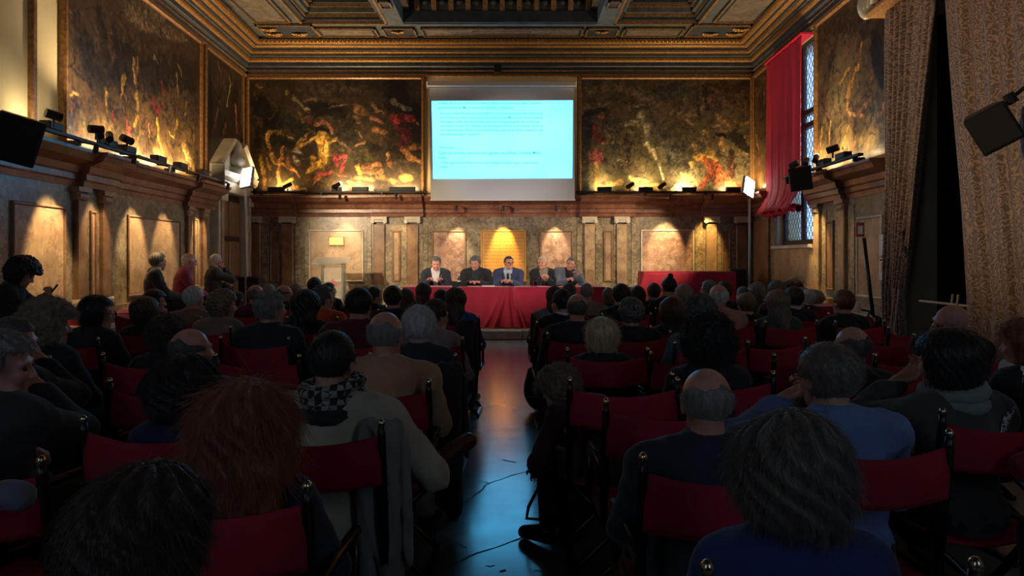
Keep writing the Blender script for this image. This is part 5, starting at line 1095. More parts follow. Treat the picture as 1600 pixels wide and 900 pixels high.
cm = MB().lathe([(.072, -.02), (.07, .03), (.062, .035), (.06, .03), (.062, -.02)], n=20, sx=1.0, sy=1.02); COLLAR = cm.mesh('collar', True)
TIE = MB().add([(-.012, .128, .42), (.012, .128, .42), (.02, .135, .4), (-.02, .135, .4), (-.03, .142, .12), (.03, .142, .12), (0, .142, .08)], [(0, 1, 2, 3), (3, 2, 5, 4), (4, 5, 6)]).mesh('tie')

# ------------------------------------------------------------------ folding chair
M_cwood = mat('black_brown_chair_wood', (.02, .009, .006), .35, var=.2, scale=20)
M_knob = mat('worn_brass_knob', (.7, .55, .38), .22, metal=1)
CW = .245
def chair_meshes():
    c = {}
    def seat(u, v): x = -CW + .02 + (2 * CW - .04) * u; y = -.17 + .42 * v; return (x, y, .455 - .035 * math.sin(math.pi * u) + .004 * math.sin(7 * v))
    def back(u, v): x = -CW + 2 * CW * u; z = .735 + .165 * v; return (x, -.24 - .035 * math.sin(math.pi * u) - .006 * math.sin(3 * v), z - .03 * math.sin(math.pi * u) * (1.0 if v > .5 else .7))
    for nm, fn in (('seat', seat), ('backrest', back)):
        mb = MB().grid(fn, 16, 8); nv = len(mb.v); off = (0, 0, -.008) if nm == 'seat' else (0, -.008, 0)
        v2 = [(p[0] + off[0], p[1] + off[1], p[2] + off[2]) for p in mb.v]; f2 = [tuple(reversed(f)) for f in mb.f]; mb.add(v2, f2)
        b = []
        for j in range(8): b += [(j * 17, (j + 1) * 17, (j + 1) * 17 + nv, j * 17 + nv), (j * 17 + 16, j * 17 + 16 + nv, (j + 1) * 17 + 16 + nv, (j + 1) * 17 + 16)]
        for i in range(16): b += [(i, i + nv, i + 1 + nv, i + 1), (8 * 17 + i, 8 * 17 + i + 1, 8 * 17 + i + 1 + nv, 8 * 17 + i + nv)]
        mb.f += b; c[nm] = mb.mesh(nm, True)
    c['post'] = MB().tube([(0, -.19, .45), (0, -.25, .9), (0, -.252, .935)], [.017, .015, .012], 8).mesh('post', True)
    c['knob'] = MB().lathe([(.005, 0), (.012, .005), (.014, .014), (.011, .023), (.004, .029)], (0, -.2525, .93), 10).mesh('knob', True)
    c['arm'] = MB().tube([(0, -.23, .66), (0, 0, .665), (0, .22, .655), (0, .25, .64)], [.014, .018, .018, .012], 8).mesh('armrest', True)
    c['arm_post'] = MB().tube([(0, .22, .655), (0, .2, .45)], .014, 8).mesh('arm_post', True)
    c['rail'] = MB().box(-.014, .014, -.2, .27, .44, .47).mesh('side_rail')
    c['leg'] = MB().tube([(-CW, 0, .455), (CW * .9, 0, .02), (CW * .92, 0, 0)], [.016, .016, .018], 8).mesh('leg', True)
    c['leg2'] = MB().tube([(CW, 0, .455), (-CW * .9, 0, .02), (-CW * .92, 0, 0)], [.016, .016, .018], 8).mesh('leg', True)
    c['foot'] = MB().box(-.013, .013, -.18, .24, 0.0, .025).mesh('foot_rail')
    for k, m in c.items(): m.materials.append({'seat': M_canvas, 'backrest': M_canvas, 'knob': M_knob}.get(k, M_cwood))
    return c
CH_M = chair_meshes()
def make_chair():
    r = empty('folding_chair')
    inst('seat', CH_M['seat'], r); inst('backrest', CH_M['backrest'], r)
    for s in (-1, 1):
        p = inst('back_post', CH_M['post'], r, None, (s * CW, 0, 0)); inst('knob', CH_M['knob'], p)
        inst('armrest', CH_M['arm'], r, None, (s * CW, 0, 0)); inst('arm_post', CH_M['arm_post'], r, None, (s * CW, 0, 0)); inst('side_rail', CH_M['rail'], r, None, (s * CW, 0, 0)); inst('foot_rail', CH_M['foot'], r, None, (s * CW * .92, 0, 0))
    for y in (-.16, .2): inst('leg', CH_M['leg'], r, None, (0, y, 0)); inst('leg', CH_M['leg2'], r, None, (0, y + .03, 0))
    return r
CHAIR0 = make_chair(); CHN = [0]; CHP = []
def chair(x, y, label, group='red folding chairs of the audience', yaw=0.0):
    o = CHAIR0 if CHN[0] == 0 else copy_tree(CHAIR0); CHN[0] += 1
    o.location = (x, y, 0); o.rotation_euler = (0, 0, yaw); tag(o, label, 'chair', group); CHP.append((x, y)); return o
# ------------------------------------------------------------------ the audience: head column, top-of-head row, distance, body, hair, colours, width of head in px
A = [
 # left block
 (225, 716, 1.25, 'woman', 'rounded', 'brown', BK, 185, 'person in the dark at the bottom left with a rounded brown head of hair', 'f'),
 (385, 594, 1.95, 'woman', 'wavy_long', 'redbrown', NV, 150, 'woman with long wavy red hair and navy coat, left foreground', 'f'),
 (521, 510, 2.65, 'blazer', 'short', 'black', (.46, .38, .27), 66, 'man in pale beige blazer with checked scarf, leg crossed into the aisle', 'f'),
 (285, 553, 2.65, 'woman_left', 'rounded', 'dark', NV, 100, 'dark-haired woman in navy top with bare nape, left of the red-haired woman', 'f'),
 (300, 507, 3.4, 'man_right', 'fringe', 'dgrey', NV, 62, 'bald man in dark blue sitting left of the man in the ochre jacket', 'p'),
 (603, 480, 3.4, 'broad', 'fringe', 'grey', (.46, .27, .13), 53, 'balding man in ochre tan jacket at the left edge of the aisle', 'p'),
 (655, 477, 4.25, 'woman', 'short_full', 'white', (.02, .03, .035), 50, 'person with thick white hair and dark green jacket by the aisle', 'f'),
 (261, 487, 4.25, 'woman', 'curly', 'brown', BK, 50, 'woman with short curly brown hair in black, left block fourth row', 'f'),
 (681, 465, 5.1, 'woman_right', 'short_full', 'brown', (.3, .2, .18), 30, 'brown-haired woman in rose grey knit sweater beside the aisle', 'f'),
 (562, 447, 5.1, 'broad', 'short', 'black', (.09, .012, .016), 40, 'black-haired man in dark red jumper in the left block', 'f'),
 (424, 454, 5.1, 'man_right', 'tousled', 'grey', (.02, .028, .035), 40, 'man with grey curls in dark slate jacket, left block', 'f'),
 (228, 465, 5.95, 'woman', 'bob', 'brown', BK, 42, 'woman with straight brown bob near the left wall', 'f'),
 (152, 461, 5.1, 'woman_right', 'bob', 'black', BK, 42, 'woman with black bob and glasses turned to the right, by the left wall', 'f'),
 (243, 453, 7.5, 'woman_right', 'bob', 'dark', BK, 32, 'dark-haired woman in front of the brown bob, near the left wall', 'f'),
 (78, 468, 4.2, 'woman_right', 'big_curly', 'ash', BK, 70, 'woman with full ash-blonde curls leaning right, left block', 'p'),
 (22, 490, 3.4, 'profile_r', 'short_full', 'dgrey', BK, 46, 'grey-haired person in profile close to the left edge of the photo', 'p'),
 (4, 512, 2.65, 'profile_r', 'tousled', 'grey', (.03, .03, .035), 60, 'person with pale grey hair cut by the left edge, hand raised', 'p'),
 (478, 455, 5.95, 'woman', 'long', 'black', BK, 46, 'woman with long black hair and black coat in the left block', 'f'),
 (505, 445, 6.8, 'man_right', 'tousled', 'dgrey', (.75, .12, .03), 28, 'grey-haired person in bright orange jacket with black strap', 'f'),
 (303, 445, 6.8, 'man', 'short', 'white', (.3, .2, .12), 28, 'white-haired man in tan coat near the left wall bench', 'p'),
 (349, 448, 5.95, 'woman_right', 'curly', 'sandy', (.28, .18, .12), 38, 'woman with sandy curls and beige cardigan, left block', 'f'),
 (400, 442, 7.65, 'man', 'fringe', 'dgrey', (.06, .01, .015), 26, 'bald man in maroon jumper, left block in front of the grey curls', 'p'),
 (445, 443, 8.5, 'man_right', 'fringe', 'dgrey', BK, 24, 'bald man turned right beside the sandy-haired head, left block front', 'p'),
 (421, 443, 9.35, 'man', 'short_full', 'ash', BK, 18, 'ash-haired person between two bald men in the left block front rows', 'f'),
 (462, 442, 10.2, 'woman', 'curly', 'sandy', BK, 23, 'sandy curly-haired person just behind the lectern, left block', 'f'),
 (492, 432, 9.35, 'man', 'short_full', 'black', BK, 18, 'black-haired person in front of the lectern', 'f'),
 (515, 441, 10.2, 'man_right', 'short_full', 'dark', BK, 18, 'dark-haired person right of the lectern base', 'f'),
 (614, 445, 6.8, 'man', 'short_full', 'black', BK, 28, 'man with neat black hair in black, left of the panel table corner', 'f'),
 (635, 450, 7.65, 'woman', 'long', 'brown', BK, 20, 'brown-haired woman beside the man with neat black hair', 'f'),
 (712, 449, 6.8, 'woman', 'long', 'brown', (.03, .08, .2), 33, 'woman with long brown hair in denim blue jacket at the aisle', 'f'),
 (690, 452, 8.5, 'woman', 'long', 'black', BK, 24, 'woman with black hair left of the denim jacket', 'f'),
 (662, 442, 9.35, 'woman', 'long', 'brown', BK, 24, 'woman with mid-brown hair in front of the left end of the panel table', 'f'),
 (585, 447, 8.5, 'woman_right', 'short_full', 'dark', BK, 20, 'dark short-haired woman looking right, left block front', 'f'),
 # right block
 (1232, 636, 1.5, 'woman', 'rounded', 'greybrown', (.012, .03, .13), 165, 'woman with grey-brown rounded hair and royal blue jumper, right foreground', 'f'),
 (1103, 565, 2.2, 'broad', 'fringe', 'grey', (.015, .02, .03), 87, 'balding grey-haired man in dark navy jacket, right foreground', 'p'),
 (1292, 533, 2.5, 'chin', 'short', 'greybrown', (.14, .22, .42), 88, 'man in light blue shirt with glasses and chin in hand', 'f'),
 (1330, 504, 3.5, 'man', 'fringe', 'dgrey', (.035, .02, .02), 62, 'bald man in dark brown jacket in front of the blue-shirted man', 'p'),
 (1478, 517, 2.85, 'scarfed', 'bob', 'black', (.06, .058, .052), 95, 'woman with black bob, pale scarf and grey jacket crossed by a patterned strap', 'f'),
 (1105, 490, 3.6, 'woman', 'big_curly', 'black', BK, 76, 'woman with a large cloud of black curls in black, right block', 't'),
 (872, 512, 3.75, 'bent', 'curly', 'sandy', (.05, .006, .012), 62, 'person with sandy grey curls bending forward in dark maroon at the aisle', 'f'),
 (1484, 466, 4.5, 'profile', None, 'grey', BK, 50, 'bald man in black with head tilted, in front of the dark doorway', 'p'),
 (1600, 492, 3.6, 'woman_left', 'curly', 'redbrown', BK, 50, 'reddish-haired person with white scarf at the right edge', 'f'),
 (1795, 585, 2.3, 'scarfed', 'bob', 'brown', (.3, .02, .03), 80, 'person in red at the right edge, mostly outside the photo', 'f'),
 (940, 497, 4.5, 'woman', 'bob', 'blonde', BK, 50, 'woman with smooth blonde bob in black', 'f'),
 (1093, 462, 4.85, 'woman', 'tousled', 'dgrey', (.05, .12, .13), 48, 'person with dark grey curls and teal top, behind the salmon shirt', 'f'),
 (986, 465, 5.5, 'man', 'tousled', 'dgrey', BK, 38, 'grey-haired man in black coat right of the blonde bob', 'f'),
 (902, 455, 5.4, 'broad', 'fringe', 'dgrey', BK, 33, 'bald man in black coat near the right edge of the aisle', 'p'),
 (1050, 465, 5.9, 'woman', 'bob', 'auburn', BK, 40, 'woman with dark auburn bob in black, middle of the right block', 'f'),
 (877, 450, 6.3, 'man_left', 'short_full', 'dark', BK, 24, 'dark-haired man with white collar beside the bald man in black', 'f'),
 (1122, 441, 6.4, 'man', 'fringe', 'white', (.5, .24, .17), 30, 'bald man in salmon shirt, right block', 'p'),
 (1165, 457, 7.2, 'man', 'short_full', 'sandy', BK, 28, 'sandy-haired man with white collar, right of the salmon shirt', 'f'),
 (1214, 453, 6.4, 'woman', 'long', 'greybrown', (.05, .07, .06), 36, 'woman with long grey-brown hair in dark green jacket', 'f'),
 (1239, 447, 7.2, 'man', 'short_full', 'black', NV, 28, 'black-haired man with white collar and navy suit', 'f'),
 (1317, 451, 6.4, 'man', 'short_full', 'auburn', BK, 29, 'auburn-haired man in black with hand to his face, by the right wall', 'f'),
 (1262, 452, 8.8, 'man', 'short_full', 'white', NV, 20, 'white-blond man in navy beside the right wall bench', 'f'),
 (970, 442, 7.2, 'woman', 'short_full', 'dark', BK, 27, 'dark-haired woman with hairband in the right block', 'f'),
 (996, 446, 8.0, 'woman', 'bob', 'black', BK, 24, 'black-haired woman right of the hairband', 'f'),
 (951, 449, 8.8, 'woman', 'bob', 'sandy', BK, 20, 'sandy-haired woman left of the hairband', 'f'),
 (916, 440, 8.0, 'man', 'short', 'grey', (.3, .24, .17), 20, 'grey-haired man in beige jacket before the right end of the panel table', 'f'),
 (888, 441, 8.8, 'man_left', 'short_full', 'dgrey', BK, 17, 'dark grey-haired man left of the beige jacket', 'f'),
 (866, 446, 7.3, 'woman', 'long', 'brown', (.2, .18, .18), 19, 'brown-haired woman at the aisle edge of the right block front', 'f'),
 (1021, 441, 8.8, 'woman', 'short_full', 'brown', BK, 18, 'brown-haired woman with raised hands before the red covered table', 'f'),
 (1045, 430, 8.0, 'woman', 'bun', 'black', BK, 22, 'person with black hair in a top knot before the red covered table', 'f'),
 (1068, 443, 7.25, 'woman', 'short_full', 'ash', BK, 27, 'ash-blonde person right of the top knot', 'f'),
 (1107, 436, 8.8, 'man_left', 'short_full', 'grey', (.03, .04, .07), 20, 'grey-haired man turned left before the red covered table', 'f'),
 (1131, 438, 8.0, 'woman', 'short_full', 'brown', BK, 20, 'brown-haired person right of the bald man in salmon', 'f'),
 (1160, 447, 9.6, 'woman', 'short_full', 'dgrey', BK, 18, 'dark grey-haired person before the white floodlight pole', 'f'),
 (1182, 439, 8.8, 'woman', 'curly', 'grey', (.1, .1, .11), 24, 'grey curly-haired person just right of the floodlight pole', 'f'),
 (1213, 437, 8.0, 'woman', 'short_full', 'greybrown', (.12, .1, .1), 26, 'person with grey-brown hair and thin hairband under the window', 'f'),
]
make_body('profile_r', sw=.18, lean=6, head=(-70, 10, 6), hands=((-.1, .28, .7), (.03, .25, 1.0)), palms=((0, 0, -1), (0, -.2, 1)), eyes=True)
PE = {}
for i, (px, py, Y, bd, hr, hcol, top, w, label, sk) in enumerate(A):
    X = FX(px, Y); zt = CH - (py - HY) / F * Y
    near = Y < 5.2
    yaw = -math.atan2(X - 0, 13.5 - Y) * -1 * .5 + (R(38) if bd == 'bent' else 0)               # turned slightly toward the stage centre
    glasses = px in (152, 1292)
    r = person(X, Y, zt, bd, hr, hcol, top, label, yaw, w / F * Y if hr not in ('fringe', None) else None, sk, glasses=glasses, strands=near,
               collar=(.6, .6, .62) if px in (877, 1165, 1239) else None, trousers=BK if px != 603 else (.25, .2, .15), shoes=mat('brown_boot_leather', (.09, .03, .015), .35, bump=.2, scale=40) if bd == 'blazer' else None)
    PE[px] = r
    hx, hy = r.location.x, r.location.y
    if bd == 'bent': yaw = 0
    clash = [c for c in CHP if abs(c[0] - hx) < .47 and abs(c[1] - hy) < .42]
    if clash: print('CHAIR CLASH', px, round(hx, 2), round(hy, 2), [(round(c[0], 2), round(c[1], 2)) for c in clash])
    cl_ = label.split(',')[0].split(); cl_ = cl_ if len(cl_) > 4 else label.replace(',', '').split()
    cl_ = cl_[:11]
    while cl_[-1] in ('with', 'and', 'the', 'of', 'in', 'by', 'to', 'a', 'his', 'just', 'behind', 'beside'): cl_.pop()
    cl_ = ' '.join(cl_)
    chair(hx, hy + .02, 'red folding chair under the ' + cl_, yaw=yaw)
# empty chairs seen between the audience
EMPTY = [(165, 3.3), (90, 3.3), (40, 2.2), (130, 2.1), (340, 4.3), (430, 4.25), (520, 4.2), (400, 3.4), (480, 3.45), (180, 4.3), (990, 3.7), (1020, 4.5), (1062, 4.35),
         (1180, 4.3), (1240, 4.3), (1300, 4.35), (1385, 4.3), (1200, 3.5), (1410, 3.5), (1022, 2.98), (1180, 5.1), (1260, 5.2), (1345, 5.3), (1080, 5.35), (1160, 2.75), (1400, 2.2), (1560, 2.9), (1545, 2.1), (1395, 5.9), (1010, 6.4), (620, 5.95), (470, 7.6), (1440, 1.75), (40, 1.6), (1050, 1.62), (960, 3.3)]
words = {'1': 'first'}
ek = 0
for px, Y in EMPTY:
    X = FX(px, Y)
    if any(abs(c[0] - X) < .46 and abs(c[1] - Y) < .42 for c in CHP): continue
    side = 'left' if px < 800 else 'right'
    near = 'near' if Y < 3 else 'middle' if Y < 4.9 else 'far'
    # name the chair by the nearest person
    q = min(A, key=lambda a: (FX(a[0], a[2]) - X) ** 2 + (a[2] - Y) ** 2); dx = FX(q[0], q[2]) - X; dy = q[2] - Y
    rel = ('left' if dx > 0 else 'right') + ' of' if abs(dx) > abs(dy) else ('directly behind' if dy > 0 else 'directly in front of')
    chair(X, Y, 'empty red folding chair ' + rel + ' the ' + q[8].split(',')[0].split(' and ')[0], 'empty red folding chairs', yaw=-math.atan2(X, 13.5 - Y) * -.5); ek += 1

# things carried by the audience
px521 = PE[521]
sc_ = empty('checked_scarf', px521.location); tag(sc_, 'black and white checked scarf around the neck of the man in the beige blazer', 'scarf')
nb = px521.matrix_basis @ Vector(BODY['blazer']['nb'])
M_chk = NT('checked_scarf_cloth'); tcx = M_chk.n('ShaderNodeTexCoord'); ckx = M_chk.n('ShaderNodeTexChecker'); ckx.inputs['Scale'].default_value = 38; ckx.inputs[1].default_value = (.3, .28, .24, 1); ckx.inputs[2].default_value = (.02, .02, .02, 1)
M_chk.l(tcx.outputs['Object'], ckx.inputs['Vector']); M_chk.l(ckx.outputs[0], M_chk.b.inputs['Base Color']); M_chk.b.inputs['Roughness'].default_value = .9
def neckring(root, nb, r, t, m, nm, tilt=.02, z0=.02, loops=2):
    mb = MB(); o = nb - root.location
    for l in range(loops): mb.tube([(o.x + (r + .01 * math.sin(3 * a)) * math.cos(a), o.y + (r) * math.sin(a), o.z + z0 + l * .035 + tilt * math.sin(a + l)) for a in [i * 2 * math.pi / 24 for i in range(25)]], t, 8, False)
    return mb.build(nm, m, root, True)
neckring(sc_, nb, .098, .028, M_chk.m, 'scarf_loop'); neckring(sc_, nb, .115, .03, cloth((.014, .014, .016)), 'black_collar', z0=-.02, loops=1)
w = PE[1478]; nbw = w.matrix_basis @ Vector(BODY['scarfed']['nb']); s2 = empty('pale_scarf', w.location); tag(s2, 'pale grey-green wool scarf around the neck of the woman with black bob', 'scarf')
neckring(s2, nbw, .1, .03, cloth((.25, .26, .22)), 'scarf_loop', z0=.0)
st_ = empty('patterned_bag_strap', w.location); tag(st_, 'black and white patterned bag strap across the grey-jacketed back, right side', 'bag strap')
o = nbw - st_.location
from mathutils.bvhtree import BVHTree
_me = BODY['scarfed']['top']; _bv = BVHTree.FromPolygons([w.matrix_basis @ v.co for v in _me.vertices], [tuple(p.vertices) for p in _me.polygons])
def strap(u, v):                                  # laid on the back of the jacket
    x = nbw.x + .16 - .12 * u + (v - .5) * .05; z = nbw.z - .03 - .22 * u + (v - .5) * .03
    h = _bv.ray_cast(Vector((x, nbw.y - 1, z)), Vector((0, 1, 0)))[0]
    y = (h.y if h else nbw.y - .1) - .008
    return (x - st_.location.x, y - st_.location.y, z)
M_st = NT('patterned_strap_cloth'); tcx = M_st.n('ShaderNodeTexCoord'); vv = M_st.n('ShaderNodeTexVoronoi', feature='DISTANCE_TO_EDGE'); vv.inputs['Scale'].default_value = 55; M_st.l(tcx.outputs['Object'], vv.inputs['Vector'])
rr = M_st.n('ShaderNodeValToRGB'); rr.color_ramp.elements[0].position = .1; rr.color_ramp.elements[1].position = .14; rr.color_ramp.elements[0].color = (.6, .6, .62, 1); rr.color_ramp.elements[1].color = (.02, .02, .03, 1); M_st.l(vv.outputs[0], rr.inputs[0]); M_st.l(rr.outputs[0], M_st.b.inputs['Base Color'])
MB().grid(strap, 16, 2).build('strap_band', M_st.m, st_, True); solid(st_.children[0], .004)
w2 = PE[1600]; nb2 = w2.matrix_basis @ Vector(BODY['woman_left']['nb']); s3 = empty('white_scarf', w2.location); tag(s3, 'white scarf over the shoulders of the reddish-haired person, right edge', 'scarf')
neckring(s3, nb2, .105, .032, cloth((.7, .68, .64)), 'scarf_loop', z0=-.01)
o = nb2 - s3.location; MB().tube([(o.x - .06, o.y + .06, o.z), (o.x - .12, o.y + .14, o.z - .14), (o.x - .1, o.y + .19, o.z - .28)], [.035, .04, .03], 8).build('scarf_end', cloth((.7, .68, .64)), s3, True)
# black strap of the orange jacket
w5 = PE[505]; nb5 = w5.matrix_basis @ Vector(BODY['man_right']['nb']); s5 = empty('shoulder_strap', w5.location); tag(s5, 'black bag strap over the bright orange jacket', 'bag strap'); o = nb5 - s5.location
MB().tube([(o.x - .13, o.y + .04, o.z + .0), (o.x - .1, o.y - .14, o.z - .05), (o.x + .08, o.y - .155, o.z - .3)], .016, 6).build('strap_band', cloth(BK), s5, True)

def lumpy(nm, prims, m, parent, h=.02, amp=.008, ph=0): return inst(nm, nets(nm, *field(prims, h, disp=fold(amp, .8, ph))), parent, m)
def coat_on_chair(x, y, label, length=.62, m=None, sx=.45):
    r = empty('hanging_coat', (x, y, 0)); r.scale = (sx, .8, 1); tag(r, label, 'coat')
    lumpy('coat_body', [seg((-.1, -.30, .86), (.14, -.30, .86), .07, .06, .04), seg((-.08, -.31, .8), (-.06, -.30, .9 - length), .1, .08, .06), seg((.1, -.31, .8), (.1, -.31, .86 - length), .1, .1, .06)], m or cloth(BK), r, amp=.012)
    lumpy('sleeve', [seg((.2, -.3, .82), (.24, -.31, .45), .055, .045, .03)], m or cloth(BK), r, amp=.008); return r
coat_on_chair(FX(700, 3.95), 4.1, 'black coat hanging over the aisle-side chair behind the white-haired person', .7)
coat_on_chair(FX(728, 6.6), 6.75, 'black coat hanging from the chair of the denim-jacketed woman', .66)
coat_on_chair(FX(590, 2.5), 2.75, 'light grey raincoat hanging from the beige blazer man\'s chair toward the floor', .62, cloth((.22, .22, .2)))
r = empty('draped_scarf', (FX(45, 1.95), 1.95, 0)); tag(r, 'greyish scarf rolled over a chair back at the left edge of the foreground', 'scarf')
lumpy('scarf_cloth', [seg((-.16, -.25, .95), (.15, -.25, .92), .035, .035, .02), seg((-.05, -.27, .93), (.02, -.28, .86), .03, .02, .02)], cloth((.14, .14, .15)), r, h=.012)
def bag(x, y, s, label, yaw=0, strap=False, col=BK):
    r = empty('backpack', (x, y, 0), yaw, scale=s); tag(r, label, 'bag')
    lumpy('bag_body', [ell((0, 0, .2), (.17, .11, .2), .03), ell((0, -.07, .14), (.13, .07, .12), .03), seg((-.08, 0, .35), (.08, 0, .35), .06, .06, .04)], cloth(col), r, h=.014, amp=.004)
    MB().tube([(-.05, 0, .4), (-.04, 0, .46), (.04, 0, .46), (.05, 0, .4)], .009, 6).build('bag_handle', M_blackp, r, True)
    if strap: MB().tube([(-.15, -.03, .34), (-.2, -.06, .3), (-.27, -.08, .18), (-.28, -.06, .1), (-.2, -.06, .09), (-.14, -.06, .16)], .011, 6).build('bag_strap', M_blackp, r, True); MB().tube([(-.13, -.06, .4), (-.16, -.08, .5), (-.17, -.05, .42)], .009, 6).build('bag_strap', M_blackp, r, True)
    MB().tube([(-.1, -.145, .16), (.1, -.145, .16)], .004, 5).build('zip', M_steel, r)
    return r
bag(FX(883, 4.12), 3.9, .85, 'black backpack with loose strap loops standing on the aisle floor', .1, True)
bag(FX(846, 6.9), 6.9, 1.05, 'large black bag on the floor at the right side of the aisle', -.2)
bag(FX(1060, 1.42) + .0, 1.42, .9, 'brown leather handbag on the floor left of the royal blue jumper', .3, False, (.12, .06, .03))
# things in hands
def phone(loc, rot, label, lit=True):
    r = empty('phone', loc); r.rotation_euler = rot; tag(r, label, 'phone')
    MB().bbox(-.037, .037, -.004, .004, -.075, .075, b=.002).build('phone_case', M_blackp, r)
    if lit: MB().box(-.033, .033, .0045, .005, -.068, .068).build('lit_display', mat('phone_display', (.02, .02, .02), .2, emit=(.5, .7, 1), es=1.0), r)
    return r

# ------------------------------------------------------------------ bench along the side walls and the people on it
def bench(fr, a0, a1, label, n, cush):
    b = S(MB().box(a0, a1, .12, .62, 0, .64, fr).build(trim(), M_breccia))
    a = a0; k = (a1 - a0) / n
    for i in range(n): MB().bbox(a0 + i * k, a0 + (i + 1) * k - .006, .1, .68, .645, .70, fr, .012).build('seat_stone', M_white, b) if 0 else MB().box(a0 + i * k, a0 + (i + 1) * k - .006, .1, .68, .642, .70, fr).build('seat_stone', M_white, b)
    MB().box(a0, a1, .62, 1.15, 0, .26, fr).build('foot_step', M_breccia, b)
    for i, (c0, c1, lb) in enumerate(cush):
        r = empty('bench_cushion', fr.p((c0 + c1) / 2, .38, .70)); tag(r, lb, 'cushion'); f2, zz = relf(r, fr)
        MB().bbox(c0, c1, .16, .64, 0.001, .07, f2, .02).build('cushion_cloth', M_redv, r)
bench(FL, 3.5, 13.2, '', 9, [(8.3, 9.1, 'red bench cushion by the left wall behind the black bob'), (9.3, 10.2, 'red bench cushion by the left wall left of the seated grey-haired man'), (10.45, 12.9, 'long red bench cushion under the three men by the left wall')])
bench(FR, 9.5, 15.0, '', 6, [(10.6, 11.3, 'short red bench cushion by the right wall near the auburn-haired man'), (11.6, 12.6, 'red bench cushion by the right wall below the window')])
def wallp(px, py, s_, d, body, hair, hc_, top, label, yaw, **k):
    p = FL.p(s_, d, 0)[:2]
    return person(p[0], p[1], 0, body, hair, hc_, top, label, yaw, z0=.26 if k.pop('st', 1) else .24, adj=False, **k)
W1 = wallp(35, 398, 7.05, .40, 'phone', 'big_curly', 'black', (.02, .018, .02), 'woman with black curls and dark jacket looking at a phone by the left wall', R(-70), scale=1.0, w=.3, shoes=M_shoe)
W1.location.z = .245
W2 = wallp(238, 398, 10.35, .38, 'wall_man', 'short_full', 'dgrey', (.02, .02, .025), 'grey-haired man in dark suit and white shirt on the left wall bench', R(-62), scale=1.05, shirt=(.6, .6, .6), collar=(.65, .65, .65))
W3 = wallp(268, 397, 11.15, .40, 'wall_bald', 'fringe', 'white', (.26, .03, .08), 'bald white-fringed man in magenta shirt on the left wall bench', R(-62), scale=1.07, skin='p')
W4 = wallp(330, 392, 12.5, .40, 'wall_chin', 'short', 'white', (.035, .04, .045), 'white-haired man in grey suit resting his chin on his hand, left wall', R(-58), scale=1.05, shirt=(.6, .6, .6))
wp = W1.matrix_basis @ ((Vector(BODY['phone']['wr'][0]) + Vector(BODY['phone']['wr'][1])) / 2 + Vector((0, .06, .06)))
phone(wp, (R(-35), 0, R(-70)), 'phone held by the curly-haired woman at the left wall', False)

# ------------------------------------------------------------------ the panel on the stage
ZS = .176; SP = 1.09
def seated_panel(px, Y, body, hair, hcol, top, label, yaw=0.0, **k):
    r = person(FX(px, Y), Y, 0, body, hair, hcol, top, label, R(180) + yaw, z0=ZS, scale=SP, **k)
    c = empty('stage_chair', (r.location.x, r.location.y, ZS), R(180) + yaw); tag(c, 'stage chair under the ' + ' '.join(label.split(',')[0].split()[:11]), 'chair')
    MB().bbox(-.22, .22, -.22, .22, .42, .46, b=.02).build('seat', M_redv, c); MB().bbox(-.2, .2, -.25, -.22, .55, .9, b=.01).build('backrest', M_redv, c)
    for sx in (-.2, .2):
        MB().tube([(sx, -.22, 0), (sx, -.24, .9)], .015, 8).build('leg', M_cwood, c); MB().tube([(sx, .2, 0), (sx, .2, .43)], .015, 8).build('leg', M_cwood, c)
    return r
YP = 14.15
Pn = [seated_panel(681, YP, 'panel_writing', 'short_full', 'dgrey', (.014, .018, .035), 'grey-haired man in navy jacket and white shirt writing, first from left at the table', R(4), shirt=(.65, .66, .7), skin='p', collar=(.7, .7, .7)),
      seated_panel(742.5, YP, 'panel_down', 'tousled', 'dgrey', (.013, .014, .018), 'dark-suited man with tousled grey hair looking down, second at the table', R(-2), shirt=(.02, .03, .05), skin='p', w=.21),
      seated_panel(795, YP, 'panel_mid', 'short', 'dark', (.035, .055, .13), 'man in blue suit with tie turning right, in the middle of the table', R(-3), shirt=(.5, .6, .75), skin='p', tie=(.01, .012, .03), collar=(.55, .62, .75), glasses=True),
      seated_panel(848, YP, 'panel_clasp', 'short_full', 'blonde', (.011, .011, .015), 'woman with short blonde hair and black jacket, hands clasped at the table', R(3), shirt=(.3, .25, .2), skin='p', w=.19),
      seated_panel(892, YP, 'panel_leaning', 'short', 'dgrey', (.12, .14, .19), 'smiling man in light grey jacket leaning on his elbow, right end of the table', R(6), shirt=(.012, .012, .014), skin='p')]
TX0, TX1, TY0, TY1, TZ = FX(632, 13.37), FX(943, 13.37), 13.37, 14.02, ZS + .765
tb = empty('panel_table', ((TX0 + TX1) / 2, (TY0 + TY1) / 2, ZS)); tag(tb, 'long folding table hidden under the red cloth on the stage', 'table'); o = tb.location
MB().bbox(TX0 + .04 - o.x, TX1 - .04 - o.x, TY0 + .03 - o.y, TY1 - .03 - o.y, .72, .755, b=.005).build('tabletop', M_wood, tb)
for x in (TX0 + .2, 0 + o.x, TX1 - .2):
    for y in (TY0 + .12, TY1 - .12): MB().tube([(x - o.x, y - o.y, 0), (x - o.x, y - o.y, .72)], .02, 8).build('leg', M_steel, tb)
tc_ = empty('red_tablecloth', ((TX0 + TX1) / 2, TY0, ZS)); tag(tc_, 'deep red velvet cloth draped to the floor over the panel table', 'tablecloth'); o = tc_.location
MB().bbox(TX0 - o.x - .015, TX1 - o.x + .015, TY0 - .015 - o.y, TY1 - o.y + .01, .757, .768, b=.004).build('cloth_top', M_redv, tc_)
